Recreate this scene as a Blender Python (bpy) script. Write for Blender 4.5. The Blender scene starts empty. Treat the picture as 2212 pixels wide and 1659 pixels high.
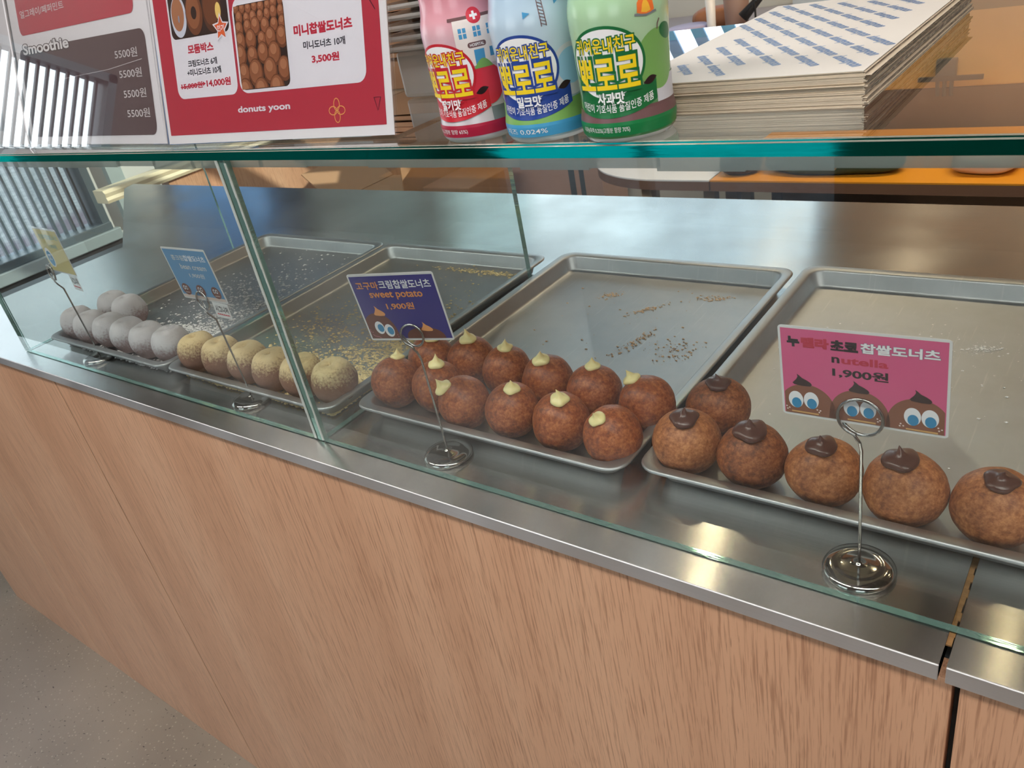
import bpy, bmesh, math, random
from mathutils import Vector, Matrix, noise as mnoise
random.seed(7)
S = bpy.context.scene
COL = S.collection
PI = math.pi
FLOOR = -0.986          # floor height; z = 0 is the steel counter top
CEIL = 1.62

# ------------------------------------------------------------------ camera
cam = bpy.data.cameras.new('camera'); camo = bpy.data.objects.new('camera', cam); COL.objects.link(camo)
cam.sensor_width = 36; cam.lens = 1733.98 / 2212 * 36; cam.clip_start = 0.02; cam.clip_end = 200
RX, RY, RZ = (0.7966, 0.5766, -0.1817), (0.1587, -0.4894, -0.8575), (-0.5833, 0.6543, -0.4813)
camo.matrix_world = Matrix(((RX[0], -RY[0], -RZ[0], 0.0513), (RX[1], -RY[1], -RZ[1], -0.4044),
                            (RX[2], -RY[2], -RZ[2], 0.45), (0, 0, 0, 1)))
cam.dof.use_dof = True; cam.dof.focus_distance = 0.72; cam.dof.aperture_fstop = 26.0
S.camera = camo
# ------------------------------------------------------------------ world, sun, exposure
W = bpy.data.worlds.new('sky'); S.world = W; W.use_nodes = True
wn = W.node_tree; wn.nodes.clear()
wo = wn.nodes.new('ShaderNodeOutputWorld'); wb = wn.nodes.new('ShaderNodeBackground')
tc = wn.nodes.new('ShaderNodeTexCoord'); sx = wn.nodes.new('ShaderNodeSeparateXYZ'); cr = wn.nodes.new('ShaderNodeValToRGB')
wn.links.new(tc.outputs['Generated'], sx.inputs[0]); wn.links.new(sx.outputs['Z'], cr.inputs[0])
cr.color_ramp.elements[0].position = 0.0; cr.color_ramp.elements[0].color = (1.0, 1.0, 1.0, 1)
cr.color_ramp.elements[1].position = 0.6; cr.color_ramp.elements[1].color = (0.24, 0.38, 0.64, 1)
e = cr.color_ramp.elements.new(0.36); e.color = (0.70, 0.88, 1.0, 1)
wn.links.new(cr.outputs[0], wb.inputs[0]); wb.inputs[1].default_value = 2.6
wn.links.new(wb.outputs[0], wo.inputs[0])
sl = bpy.data.lights.new('sun', 'SUN'); slo = bpy.data.objects.new('sun', sl); COL.objects.link(slo)
sl.energy = 6.0; sl.angle = 0.009; sl.color = (1.0, 0.93, 0.80)
slo.rotation_euler = Vector((0.65, 1.0, 0.5)).to_track_quat('Z', 'Y').to_euler()
S.view_settings.view_transform = 'Standard'; S.view_settings.look = 'None'
S.view_settings.gamma = 1.0; S.view_settings.use_curve_mapping = False
S.view_settings.exposure = 0.08
S.cycles.max_bounces = 14; S.cycles.transparent_max_bounces = 40
S.cycles.diffuse_bounces = 5; S.cycles.glossy_bounces = 6; S.cycles.transmission_bounces = 10
S.cycles.sample_clamp_indirect = 6.0; S.cycles.caustics_refractive = False

# ------------------------------------------------------------------ material helpers
def nd(nt, typ, ins=None, **props):
    k = nt.nodes.new('ShaderNode' + typ)
    for a, v in props.items(): setattr(k, a, v)
    for a, v in (ins or {}).items():
        s = k.inputs[a]
        if isinstance(v, bpy.types.NodeSocket): nt.links.new(v, s)
        else: s.default_value = v
    return k
def ramp(nt, fac, stops):
    k = nt.nodes.new('ShaderNodeValToRGB'); nt.links.new(fac, k.inputs[0]); el = k.color_ramp.elements
    while len(el) < len(stops): el.new(0.5)
    for q, (p, c) in zip(el, stops):
        q.position = p; q.color = (c if len(c) == 4 else (*c, 1)) if hasattr(c, '__len__') else (c, c, c, 1)
    return k.outputs[0]
def mixc(nt, f, a, b, mode='MIX'):
    k = nt.nodes.new('ShaderNodeMix'); k.data_type = 'RGBA'; k.blend_type = mode
    for i, v in ((0, f), (6, a), (7, b)):
        if isinstance(v, bpy.types.NodeSocket): nt.links.new(v, k.inputs[i])
        else: k.inputs[i].default_value = v if i == 0 else ((*v, 1) if len(v) == 3 else v)
    return k.outputs[2]
def srgb(r, g, b):
    f = lambda c: (c / 255 / 12.92) if c <= 10 else ((c / 255 + 0.055) / 1.055) ** 2.4
    return (f(r), f(g), f(b))
def mat(name, col=(.5, .5, .5), rough=.5, metal=0., **kw):
    m = bpy.data.materials.new(name); m.use_nodes = True; nt = m.node_tree; b = nt.nodes['Principled BSDF']
    b.inputs['Base Color'].default_value = (*col, 1); b.inputs['Roughness'].default_value = rough; b.inputs['Metallic'].default_value = metal
    for k, v in kw.items(): b.inputs[k.replace('_', ' ')].default_value = v
    return m
def parts_of(m): return m.node_tree, m.node_tree.nodes['Principled BSDF']
def plain(name, col, rough=.5, var=.06, scale=40, metal=0., bump=0., **kw):
    """procedural: base colour with slight noise variation and optional bump"""
    m = mat(name, col, rough, metal, **kw); nt, b = parts_of(m)
    t = nd(nt, 'TexCoord'); nz = nd(nt, 'TexNoise', {'Vector': t.outputs['Object'], 'Scale': scale, 'Detail': 4.})
    c = mixc(nt, nz.outputs['Fac'], tuple(x * (1 - var) for x in col), tuple(min(1, x * (1 + var)) for x in col))
    nt.links.new(c, b.inputs['Base Color'])
    if bump:
        bp = nd(nt, 'Bump', {'Strength': bump, 'Distance': .002, 'Height': nz.outputs['Fac']}); nt.links.new(bp.outputs[0], b.inputs['Normal'])
    return m
def glass(name, tint, ior=1.5, rough=0.0, dirt=0.0, refl=1.7):
    """clear sheet glass: transparent and mirror mixed by Fresnel"""
    m = bpy.data.materials.new(name); m.use_nodes = True; nt = m.node_tree; nt.nodes.clear()
    out = nd(nt, 'OutputMaterial'); tr = nd(nt, 'BsdfTransparent', {'Color': (*tint, 1)}); gl = nd(nt, 'BsdfGlossy', {'Roughness': rough, 'Color': (1, 1, 1, 1)})
    lw = nd(nt, 'Fresnel', {'IOR': ior}); ge = nd(nt, 'NewGeometry')
    fr = nd(nt, 'Math', {0: 1.0, 1: ge.outputs['Backfacing']}, operation='SUBTRACT')
    fa = nd(nt, 'Math', {0: lw.outputs[0], 1: fr.outputs[0]}, operation='MULTIPLY')
    fa2 = nd(nt, 'Math', {0: fa.outputs[0], 1: refl}, operation='MULTIPLY', use_clamp=True)
    mx = nd(nt, 'MixShader', {0: fa2.outputs[0], 1: tr.outputs[0], 2: gl.outputs[0]})
    last = mx.outputs[0]
    if dirt:
        t = nd(nt, 'TexCoord'); a = nd(nt, 'TexNoise', {'Vector': t.outputs['Object'], 'Scale': 5., 'Detail': 6.})
        f = ramp(nt, a.outputs['Fac'], [(.45, 0.0), (.8, dirt)])
        df = nd(nt, 'BsdfDiffuse', {'Color': (.8, .82, .85, 1)})
        last = nd(nt, 'MixShader', {0: f, 1: last, 2: df.outputs[0]}).outputs[0]
    nt.links.new(last, out.inputs[0]); return m

# ------------------------------------------------------------------ mesh helpers
def tag(o, label=None, cat=None, group=None, kind=None):
    if label: o['label'] = label
    if cat: o['category'] = cat
    if group: o['group'] = group
    if kind: o['kind'] = kind
    return o
def empty(name, loc=(0, 0, 0), rot=(0, 0, 0)):
    o = bpy.data.objects.new(name, None); o.empty_display_size = .02; COL.objects.link(o); o.location = loc; o.rotation_euler = rot; return o
def mk(name, verts, faces, mats, parent=None, smooth=False, fm=None, loc=None):
    me = bpy.data.meshes.new(name); me.from_pydata([tuple(v) for v in verts], [], faces)
    for m in (mats if isinstance(mats, (list, tuple)) else [mats]): me.materials.append(m)
    if fm: me.polygons.foreach_set('material_index', fm)
    if smooth: me.polygons.foreach_set('use_smooth', [True] * len(me.polygons))
    me.update(); o = bpy.data.objects.new(name, me); COL.objects.link(o)
    if parent: o.parent = parent
    if loc: o.location = loc
    return o
class MB:
    """collects shapes into one mesh"""
    def __init__(s): s.v = []; s.f = []; s.m = []
    def add(s, v, f, m=0):
        o = len(s.v); s.v += [Vector(x) for x in v]; s.f += [tuple(i + o for i in q) for q in f]; s.m += [m] * len(f); return s
    def box(s, a, b, m=0, bev=0., rot=None, piv=None):
        bm = bmesh.new(); bmesh.ops.create_cube(bm, size=1.)
        c = [(a[i] + b[i]) / 2 for i in range(3)]; d = [abs(b[i] - a[i]) for i in range(3)]
        for v in bm.verts: v.co = Vector([v.co[i] * d[i] + c[i] for i in range(3)])
        if bev: bmesh.ops.bevel(bm, geom=bm.edges[:], offset=bev, segments=2, profile=.5, affect='EDGES')
        if rot:
            p = Vector(piv or c)
            for v in bm.verts: v.co = rot @ (v.co - p) + p
        bm.normal_update(); bm.verts.index_update()
        s.add([v.co for v in bm.verts], [[v.index for v in f.verts] for f in bm.faces], m); bm.free(); return s
    def tube(s, pts, r, n=12, m=0, closed=False, cap=True):
        pts = [Vector(p) for p in pts]; rs = r if hasattr(r, '__len__') else [r] * len(pts)
        N = len(pts); V = []; up = Vector((.13, .27, .95)).normalized(); prev = None
        for i, p in enumerate(pts):
            t = ((pts[(i + 1) % N] - pts[i - 1]) if closed else (pts[min(i + 1, N - 1)] - pts[max(i - 1, 0)])).normalized()
            a = (prev - t * prev.dot(t)) if prev else t.cross(up)
            a.normalize(); prev = a; b = t.cross(a)
            V += [p + (a * math.cos(2 * PI * k / n) + b * math.sin(2 * PI * k / n)) * rs[i] for k in range(n)]
        F = []
        for i in range(N if closed else N - 1):
            j = (i + 1) % N
            F += [(i * n + k, i * n + (k + 1) % n, j * n + (k + 1) % n, j * n + k) for k in range(n)]
        if cap and not closed: F += [tuple(range(n))[::-1], tuple(range((N - 1) * n, N * n))]
        return s.add(V, F, m)
    def lathe(s, prof, n=48, m=0, c=(0, 0, 0), ms=None):
        V = []; F = []; k0 = len(s.f)
        for (r, z) in prof: V += [(c[0] + r * math.cos(2 * PI * k / n), c[1] + r * math.sin(2 * PI * k / n), c[2] + z) for k in range(n)]
        for i in range(len(prof) - 1): F += [(i * n + k, i * n + (k + 1) % n, (i + 1) * n + (k + 1) % n, (i + 1) * n + k) for k in range(n)]
        s.add(V, F, m)
        if ms:
            for i in range(len(prof) - 1):
                for k in range(n): s.m[k0 + i * n + k] = ms[i]
        s.f += [tuple(len(s.v) - len(V) + k for k in range(n))[::-1], tuple(len(s.v) - n + k for k in range(n))]; s.m += [ms[0] if ms else m, ms[-1] if ms else m]
        return s
    def build(s, name, mats, parent=None, smooth=False, loc=None):
        return mk(name, s.v, s.f, mats, parent, smooth, s.m, loc)
def shade(o, ang=35):
    me = o.data; me.polygons.foreach_set('use_smooth', [True] * len(me.polygons))
    bm = bmesh.new(); bm.from_mesh(me); lim = math.radians(ang)
    for e in bm.edges: e.smooth = not (len(e.link_faces) == 2 and e.calc_face_angle(0) > lim)
    bm.to_mesh(me); bm.free(); return o
def box_uv_x(o):
    """uv map whose u runs along x, for the brushed direction"""
    uv = o.data.uv_layers.new(name='brush')
    for l in o.data.loops:
        c = o.data.vertices[l.vertex_index].co; uv.data[l.index].uv = (c.y + c.z, -c.x)

# ------------------------------------------------------------------ printing: flat artwork laid on a sheet, label or card
_tc = {}
def text_geo(txt, bold=0.0):
    key = (txt, bold)
    if key in _tc: return _tc[key]
    cu = bpy.data.curves.new('t', 'FONT'); cu.body = txt; cu.size = 1.; cu.offset = bold; cu.resolution_u = 4
    o = bpy.data.objects.new('t', cu); COL.objects.link(o)
    bpy.context.view_layer.update()
    me = bpy.data.meshes.new_from_object(o.evaluated_get(bpy.context.evaluated_depsgraph_get()))
    V = [(v.co.x, v.co.y) for v in me.vertices]; F = [tuple(p.vertices) for p in me.polygons]
    bpy.data.objects.remove(o); bpy.data.curves.remove(cu); bpy.data.meshes.remove(me)
    _tc[key] = (V, F); return V, F
class Print:
    def __init__(s): s.v = []; s.f = []; s.m = []
    def poly(s, pts, m, L=1):
        o = len(s.v); s.v += [(x, y, L) for x, y in pts]; s.f.append(tuple(range(o, o + len(pts)))); s.m.append(m); return s
    def fan(s, c, pts, m, L=1, rings=5):
        """centre-to-rim polygon with inner rings, so it can bend round a bottle"""
        o = len(s.v); n = len(pts); s.v.append((c[0], c[1], L))
        for r in range(1, rings + 1):
            s.v += [(c[0] + (x - c[0]) * r / rings, c[1] + (y - c[1]) * r / rings, L) for x, y in pts]
        for k in range(n): s.f.append((o, o + 1 + k, o + 1 + (k + 1) % n)); s.m.append(m)
        for r in range(rings - 1):
            for k in range(n):
                a = o + 1 + r * n + k; b = o + 1 + r * n + (k + 1) % n
                s.f.append((a, a + n, b + n, b)); s.m.append(m)
        return s
    def ell(s, x, y, rx, ry, m, L=1, n=40, rot=0., clip=None):
        P = []
        for k in range(n):
            a = 2 * PI * k / n; p = rx * math.cos(a); q = ry * math.sin(a)
            P.append((x + p * math.cos(rot) - q * math.sin(rot), y + p * math.sin(rot) + q * math.cos(rot)))
        if clip: P = [(min(max(u, clip[0]), clip[2]), min(max(v, clip[1]), clip[3])) for u, v in P]
        return s.fan((sum(p[0] for p in P) / n, sum(p[1] for p in P) / n), P, m, L)
    def rrect(s, x0, y0, x1, y1, r, m, L=1, fan=False):
        P = []
        for cx, cy, a0 in ((x1 - r, y1 - r, 0), (x0 + r, y1 - r, 90), (x0 + r, y0 + r, 180), (x1 - r, y0 + r, 270)):
            P += [(cx + r * math.cos(math.radians(a0 + t)), cy + r * math.sin(math.radians(a0 + t))) for t in range(0, 91, 15)]
        return s.fan(((x0 + x1) / 2, (y0 + y1) / 2), P, m, L) if fan else s.poly(P, m, L)
    def grid(s, fn, nu, nv, m, L=1):
        o = len(s.v)
        for j in range(nv + 1):
            for i in range(nu + 1): x, y = fn(i / nu, j / nv); s.v.append((x, y, L))
        for j in range(nv):
            for i in range(nu):
                a = o + j * (nu + 1) + i; s.f.append((a, a + 1, a + nu + 2, a + nu + 1)); s.m.append(m)
        return s
    def line(s, pts, w, m, L=1, closed=False):
        n = len(pts); o = len(s.v)
        for i in range(n):
            a = Vector(pts[i - 1] if (i or closed) else pts[0]); b = Vector(pts[(i + 1) % n] if (i < n - 1 or closed) else pts[-1])
            t = (b - a).normalized(); q = Vector((-t.y, t.x)) * w / 2; p = Vector(pts[i])
            s.v += [(p.x + q.x, p.y + q.y, L), (p.x - q.x, p.y - q.y, L)]
        for i in range(n if closed else n - 1):
            j = (i + 1) % n; s.f.append((o + 2 * i, o + 2 * i + 1, o + 2 * j + 1, o + 2 * j)); s.m.append(m)
        return s
    def text(s, txt, x0, y0, x1, y1, m, L=2, bold=0.012, rot=0., warp=None, out=None):
        """fit the word into the box; out = (material, extra boldness) adds an outline beneath"""
        V0, _ = text_geo(txt, bold)
        if not V0: return s
        ax = min(v[0] for v in V0); bx = max(v[0] for v in V0); ay = min(v[1] for v in V0); by = max(v[1] for v in V0)
        sc = lambda v: (x0 + (v[0] - ax) / (bx - ax) * (x1 - x0), y0 + (v[1] - ay) / (by - ay) * (y1 - y0))
        for (b, mm, l) in ([(bold + out[1], out[0], L)] if out else []) + [(bold, m, L + (1 if out else 0))]:
            V, F = text_geo(txt, b); o = len(s.v)
            for v in V:
                x, y = sc(v)
                if rot:
                    cx, cy = (x0 + x1) / 2, (y0 + y1) / 2; dx, dy = x - cx, y - cy
                    x, y = cx + dx * math.cos(rot) - dy * math.sin(rot), cy + dx * math.sin(rot) + dy * math.cos(rot)
                if warp: x, y = warp(x, y)
                s.v.append((x, y, l))
            s.f += [tuple(i + o for i in f) for f in F]; s.m += [mm] * len(F)
        return s
    def build(s, name, fn, mats, parent=None, sub=0):
        if sub:
            me = bpy.data.meshes.new('p'); me.from_pydata(s.v, [], s.f); me.polygons.foreach_set('material_index', s.m)
            bm = bmesh.new(); bm.from_mesh(me); bmesh.ops.triangulate(bm, faces=[f for f in bm.faces if len(f.verts) > 4])
            for _ in range(4):
                es = [e for e in bm.edges if e.calc_length() > sub and (Vector(e.verts[0].co.xy) - Vector(e.verts[1].co.xy)).length > sub]
                if not es: break
                bmesh.ops.subdivide_edges(bm, edges=es, cuts=1, use_grid_fill=False); bmesh.ops.triangulate(bm, faces=[f for f in bm.faces if len(f.verts) > 4])
            bm.verts.index_update(); s.v = [tuple(v.co) for v in bm.verts]; s.f = [tuple(v.index for v in f.verts) for f in bm.faces]; s.m = [f.material_index for f in bm.faces]
            bm.free(); bpy.data.meshes.remove(me)
        o = mk(name, [fn(*v) for v in s.v], s.f, mats, parent, False, s.m)
        return o
def frame(P, u, v, lift=.00012):
    u = Vector(u); v = Vector(v); n = u.cross(v).normalized(); P = Vector(P)
    return lambda x, y, L=0: P + u * x + v * y + n * lift * L

INK = {}
def ink(r, g, b, rough=.35):
    k = (r, g, b, rough)
    if k not in INK: INK[k] = plain('print_ink', srgb(r, g, b), rough, .03, 60)
    return INK[k]

# ------------------------------------------------------------------ materials
def steel(name, col=(.60, .585, .56), rough=.20, aniso=.95, streak=.12):
    m = mat(name, col, rough, 1.); nt, b = parts_of(m)
    t = nd(nt, 'TexCoord'); mp = nd(nt, 'Mapping', {'Vector': t.outputs['Object'], 'Scale': (3., 900., 900.)})
    nz = nd(nt, 'TexNoise', {'Vector': mp.outputs[0], 'Scale': 1., 'Detail': 3.})
    c = mixc(nt, nz.outputs['Fac'], tuple(x * (1 - streak) for x in col), tuple(min(1, x * (1 + streak)) for x in col)); nt.links.new(c, b.inputs['Base Color'])
    sm = nd(nt, 'TexNoise', {'Vector': t.outputs['Object'], 'Scale': 6., 'Detail': 5.})
    r = nd(nt, 'MapRange', {'Value': sm.outputs['Fac'], 'From Min': .3, 'From Max': .7, 'To Min': rough * .8, 'To Max': rough * 1.3}); nt.links.new(r.outputs[0], b.inputs['Roughness'])
    if aniso:
        b.inputs['Anisotropic'].default_value = aniso
        tg = nd(nt, 'Tangent', direction_type='UV_MAP', uv_map='brush'); nt.links.new(tg.outputs[0], b.inputs['Tangent'])
    return m
M_STEEL = steel('brushed_steel')
M_LIP = steel('steel_edge', (.80, .79, .80), .46, 0, .05)
M_CHROME = mat('chrome', (.42, .41, .40), .12, 1.)
M_GLASS = glass('cabinet_glass', (.965, .985, .975), 1.5, 0.0, .05)
M_SHELF = glass('shelf_glass', (.95, .975, .965), 1.5, 0.0, .04)
M_ACRYL = glass('clear_acrylic', (.985, .985, .99), 1.5, 0.0, 0., 3.2)
M_PANE = glass('window_glass', (.97, .985, .985), 1.45)
def edge_glass(name, c1, c2, mixf):
    m = bpy.data.materials.new(name); m.use_nodes = True; nt = m.node_tree; nt.nodes.clear(); out = nd(nt, 'OutputMaterial')
    g = nd(nt, 'BsdfGlossy', {'Color': (*c1, 1), 'Roughness': .06}); d = nd(nt, 'BsdfDiffuse', {'Color': (*c2, 1)})
    t = nd(nt, 'TexCoord'); mp = nd(nt, 'Mapping', {'Vector': t.outputs['Object'], 'Scale': (4., 60., 60.)}); nz = nd(nt, 'TexNoise', {'Vector': mp.outputs[0], 'Scale': 3., 'Detail': 3.})
    bp = nd(nt, 'Bump', {'Strength': .12, 'Distance': .002, 'Height': nz.outputs['Fac']}); nt.links.new(bp.outputs[0], g.inputs['Normal'])
    mx = nd(nt, 'MixShader', {0: mixf, 1: d.outputs[0], 2: g.outputs[0]}); nt.links.new(mx.outputs[0], out.inputs[0]); return m
M_GEDGE = edge_glass('green_glass_edge', (.006, .95, .78), (.002, .02, .016), .75)
M_PEDGE = edge_glass('pane_edge', (.45, .72, .66), (.16, .30, .27), .55)
M_BEVEL = edge_glass('glass_bevel', (.8, .85, .78), (.40, .42, .36), .5)
M_SILI = mat('silicone', (.62, .66, .62), .25, 0., Alpha=.62)
def wood():
    m = mat('oak_veneer', (.5, .3, .2), .34); nt, b = parts_of(m); t = nd(nt, 'TexCoord')
    mp = nd(nt, 'Mapping', {'Vector': t.outputs['Object'], 'Scale': (9., 9., .25)})
    band = nd(nt, 'TexNoise', {'Vector': mp.outputs[0], 'Scale': 1., 'Detail': 3.})
    base = ramp(nt, band.outputs['Fac'], [(.3, srgb(206, 157, 124)), (.5, srgb(217, 168, 134)), (.72, srgb(225, 179, 145))])
    wp = nd(nt, 'TexNoise', {'Vector': t.outputs['Object'], 'Scale': 5., 'Detail': 2.})
    dv = nd(nt, 'VectorMath', {0: t.outputs['Object'], 1: (0, 0, 0)}, operation='ADD')
    ad = nd(nt, 'VectorMath', {0: wp.outputs['Color'], 'Scale': .004}, operation='SCALE'); nt.links.new(ad.outputs[0], dv.inputs[1])
    m2 = nd(nt, 'Mapping', {'Vector': dv.outputs[0], 'Scale': (560., 560., 16.)})
    gr = nd(nt, 'TexNoise', {'Vector': m2.outputs[0], 'Scale': 1., 'Detail': 3., 'Roughness': .6})
    f1 = ramp(nt, gr.outputs['Fac'], [(.50, 0.0), (.66, .55)])
    c = mixc(nt, f1, base, srgb(142, 92, 64))
    m3 = nd(nt, 'Mapping', {'Vector': t.outputs['Object'], 'Scale': (1000., 1000., 36.)})
    po = nd(nt, 'TexNoise', {'Vector': m3.outputs[0], 'Scale': 1., 'Detail': 1.})
    f2 = ramp(nt, po.outputs['Fac'], [(.66, 0.0), (.74, .5)])
    c = mixc(nt, f2, c, srgb(110, 62, 40)); nt.links.new(c, b.inputs['Base Color'])
    bp = nd(nt, 'Bump', {'Strength': .12, 'Distance': .001, 'Height': f1}); nt.links.new(bp.outputs[0], b.inputs['Normal'])
    return m
M_WOOD = wood()
def terrazzo():
    m = mat('terrazzo', (.4, .36, .31), .4); nt, b = parts_of(m); t = nd(nt, 'TexCoord')
    a = nd(nt, 'TexNoise', {'Vector': t.outputs['Object'], 'Scale': 3., 'Detail': 6.})
    base = ramp(nt, a.outputs['Fac'], [(.3, srgb(128, 117, 104)), (.7, srgb(146, 134, 120))])
    wp = nd(nt, 'TexNoise', {'Vector': t.outputs['Object'], 'Scale': 14., 'Detail': 2.})
    vv = nd(nt, 'VectorMath', {0: t.outputs['Object'], 1: wp.outputs['Color']}, operation='ADD')
    v = nd(nt, 'TexVoronoi', {'Vector': vv.outputs[0], 'Scale': 17.})
    f = ramp(nt, v.outputs['Distance'], [(.13, 1.0), (.19, 0.0)])
    rs = ramp(nt, v.outputs['Color'], [(.55, 0.0), (.6, 1.0)])
    fm = nd(nt, 'Math', {0: f, 1: rs}, operation='MULTIPLY')
    c = mixc(nt, fm.outputs[0], base, srgb(64, 55, 48))
    v2 = nd(nt, 'TexVoronoi', {'Vector': t.outputs['Object'], 'Scale': 90.}); f2 = ramp(nt, v2.outputs['Distance'], [(.12, .5), (.2, 0.0)])
    c = mixc(nt, f2, c, srgb(196, 182, 160)); nt.links.new(c, b.inputs['Base Color']); return m
def alu():
    m = mat('sheet_pan_aluminium', (.62, .61, .59), .40, 1.); nt, b = parts_of(m); t = nd(nt, 'TexCoord')
    s1 = nd(nt, 'TexNoise', {'Vector': t.outputs['Object'], 'Scale': 9., 'Detail': 8., 'Roughness': .65})
    mp = nd(nt, 'Mapping', {'Vector': t.outputs['Object'], 'Rotation': (0, 0, .7), 'Scale': (260., 12., 12.)})
    s2 = nd(nt, 'TexNoise', {'Vector': mp.outputs[0], 'Scale': 1., 'Detail': 3.})
    f = ramp(nt, s2.outputs['Fac'], [(.62, 0.0), (.72, .3)])
    c = ramp(nt, s1.outputs['Fac'], [(.3, (.44, .455, .47)), (.7, (.57, .585, .60))])
    c = mixc(nt, f, c, (.72, .71, .69)); nt.links.new(c, b.inputs['Base Color'])
    r = nd(nt, 'MapRange', {'Value': s1.outputs['Fac'], 'From Min': .3, 'From Max': .7, 'To Min': .40, 'To Max': .56}); nt.links.new(r.outputs[0], b.inputs['Roughness'])
    return m
M_ALU = alu()
def dough(name, c0, c1, c2, rough=.42, bump=.5, sc=1.):
    m = mat(name, c1, rough, 0.); nt, b = parts_of(m); t = nd(nt, 'TexCoord')
    a = nd(nt, 'TexNoise', {'Vector': t.outputs['Object'], 'Scale': 38. * sc, 'Detail': 5., 'Roughness': .6})
    g = nd(nt, 'TexNoise', {'Vector': t.outputs['Object'], 'Scale': 260. * sc, 'Detail': 4., 'Roughness': .7})
    k = mixc(nt, .6, a.outputs['Color'], g.outputs['Color']); k2 = nd(nt, 'SeparateColor', {0: k})
    c = ramp(nt, k2.outputs[0], [(.37, c0), (.5, c1), (.63, c2)])
    v = nd(nt, 'TexVoronoi', {'Vector': t.outputs['Object'], 'Scale': 55.}); vf = ramp(nt, v.outputs['Distance'], [(.05, 1.0), (.10, 0.0)])
    vs = ramp(nt, v.outputs['Color'], [(.70, 0.0), (.74, 1.0)]); vm = nd(nt, 'Math', {0: vf, 1: vs}, operation='MULTIPLY')
    c = mixc(nt, vm.outputs[0], c, tuple(x * .25 for x in c0)); nt.links.new(c, b.inputs['Base Color'])
    bp = nd(nt, 'Bump', {'Strength': bump, 'Distance': .0012, 'Height': k2.outputs[0]}); nt.links.new(bp.outputs[0], b.inputs['Normal'])
    b.inputs['Subsurface Weight'].default_value = .04; b.inputs['Subsurface Radius'].default_value = (.006, .003, .0015)
    return m
M_DOUGH = dough('fried_dough', srgb(104, 48, 22), srgb(152, 78, 38), srgb(196, 118, 66))
M_DOUGH2 = dough('dark_fried_dough', srgb(92, 46, 22), srgb(138, 76, 38), srgb(182, 112, 64), .5)
M_DOUGH3 = dough('light_fried_dough', srgb(122, 68, 36), srgb(168, 102, 58), srgb(206, 140, 88), .5)
def powder(name, pc0, pc1, body0, body1, lo, hi):
    """dough dusted with powder: thick on the top, thinning down the sides"""
    m = mat(name, pc0, .85); nt, b = parts_of(m); t = nd(nt, 'TexCoord'); sp = nd(nt, 'SeparateXYZ', {0: t.outputs['Object']})
    g = nd(nt, 'TexNoise', {'Vector': t.outputs['Object'], 'Scale': 320., 'Detail': 4., 'Roughness': .7})
    a = nd(nt, 'TexNoise', {'Vector': t.outputs['Object'], 'Scale': 60., 'Detail': 4.})
    h = nd(nt, 'MapRange', {'Value': sp.outputs['Z'], 'From Min': lo, 'From Max': hi, 'To Min': -.35, 'To Max': .55})
    s1 = nd(nt, 'Math', {0: h.outputs[0], 1: g.outputs['Fac']}, operation='ADD'); a2 = nd(nt, 'Math', {0: a.outputs['Fac'], 1: .35}, operation='MULTIPLY'); s2 = nd(nt, 'Math', {0: s1.outputs[0], 1: a2.outputs[0]}, operation='ADD')
    f = ramp(nt, s2.outputs[0], [(.86, 0.0), (1.0, 1.0)]) if False else nd(nt, 'MapRange', {'Value': s2.outputs[0], 'From Min': .62, 'From Max': .98}).outputs[0]
    pc = mixc(nt, a.outputs['Fac'], pc0, pc1); bc = mixc(nt, g.outputs['Fac'], body0, body1)
    nt.links.new(mixc(nt, f, bc, pc), b.inputs['Base Color'])
    hh = nd(nt, 'Math', {0: f, 1: g.outputs['Fac']}, operation='ADD')
    bp = nd(nt, 'Bump', {'Strength': .6, 'Distance': .001, 'Height': hh.outputs[0]}); nt.links.new(bp.outputs[0], b.inputs['Normal']); return m
M_YPOW = powder('bean_powdered_dough', srgb(226, 196, 142), srgb(240, 220, 178), srgb(124, 86, 70), srgb(158, 118, 98), -.006, .030)
M_WPOW = powder('sugar_powdered_dough', srgb(196, 190, 194), srgb(222, 220, 222), srgb(148, 124, 124), srgb(174, 152, 150), -.022, .020)
M_CREAM = plain('cream', srgb(252, 230, 166), .32, .03, 60, Subsurface_Weight=.15)
M_CHOC = plain('chocolate_cream', srgb(88, 54, 44), .28, .05, 60)
M_FLAKEY = plain('bean_powder', srgb(236, 212, 160), .9, .12, 200)
M_FLAKEW = plain('sugar_powder', srgb(244, 242, 242), .9, .06, 200)
M_CARD = plain('cardboard', srgb(176, 136, 102), .75, .06, 30, bump=.05)
M_CARD2 = plain('brown_cardboard', srgb(158, 118, 88), .75, .07, 30)
M_BLACK = plain('black_plastic', (.02, .02, .022), .4, .1)
M_DARK = plain('dark_metal', (.06, .07, .075), .4, .1)
M_WALL = plain('painted_wall', srgb(214, 216, 214), .7, .03, 6)
M_WALLD = plain('grey_wall', srgb(84, 78, 76), .6, .04, 6)
M_BROWN = plain('brown_panelling', srgb(176, 152, 136), .5, .08, 10)
M_CEIL = plain('ceiling_paint', srgb(92, 86, 80), .8, .02, 6)
M_WHITE = plain('white_laminate', srgb(238, 238, 240), .35, .02, 10)
M_YELLOW = plain('yellow_laminate', srgb(226, 150, 40), .4, .04, 10)
M_GOLD = plain('golden_panel', srgb(228, 176, 92), .35, .05, 10)
M_PAPER = plain('paper', srgb(236, 230, 222), .55, .02, 20)
M_PAPERE = plain('paper_edges', srgb(214, 198, 176), .7, .06, 300)
M_SHEET = plain('printed_sheet', srgb(232, 230, 232), .4, .015, 20)
M_GREEN = plain('dark_green_cloth', srgb(42, 66, 48), .7, .15, 30)
M_FRAME = plain('window_frame_metal', srgb(86, 100, 108), .4, .06, 10)

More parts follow.
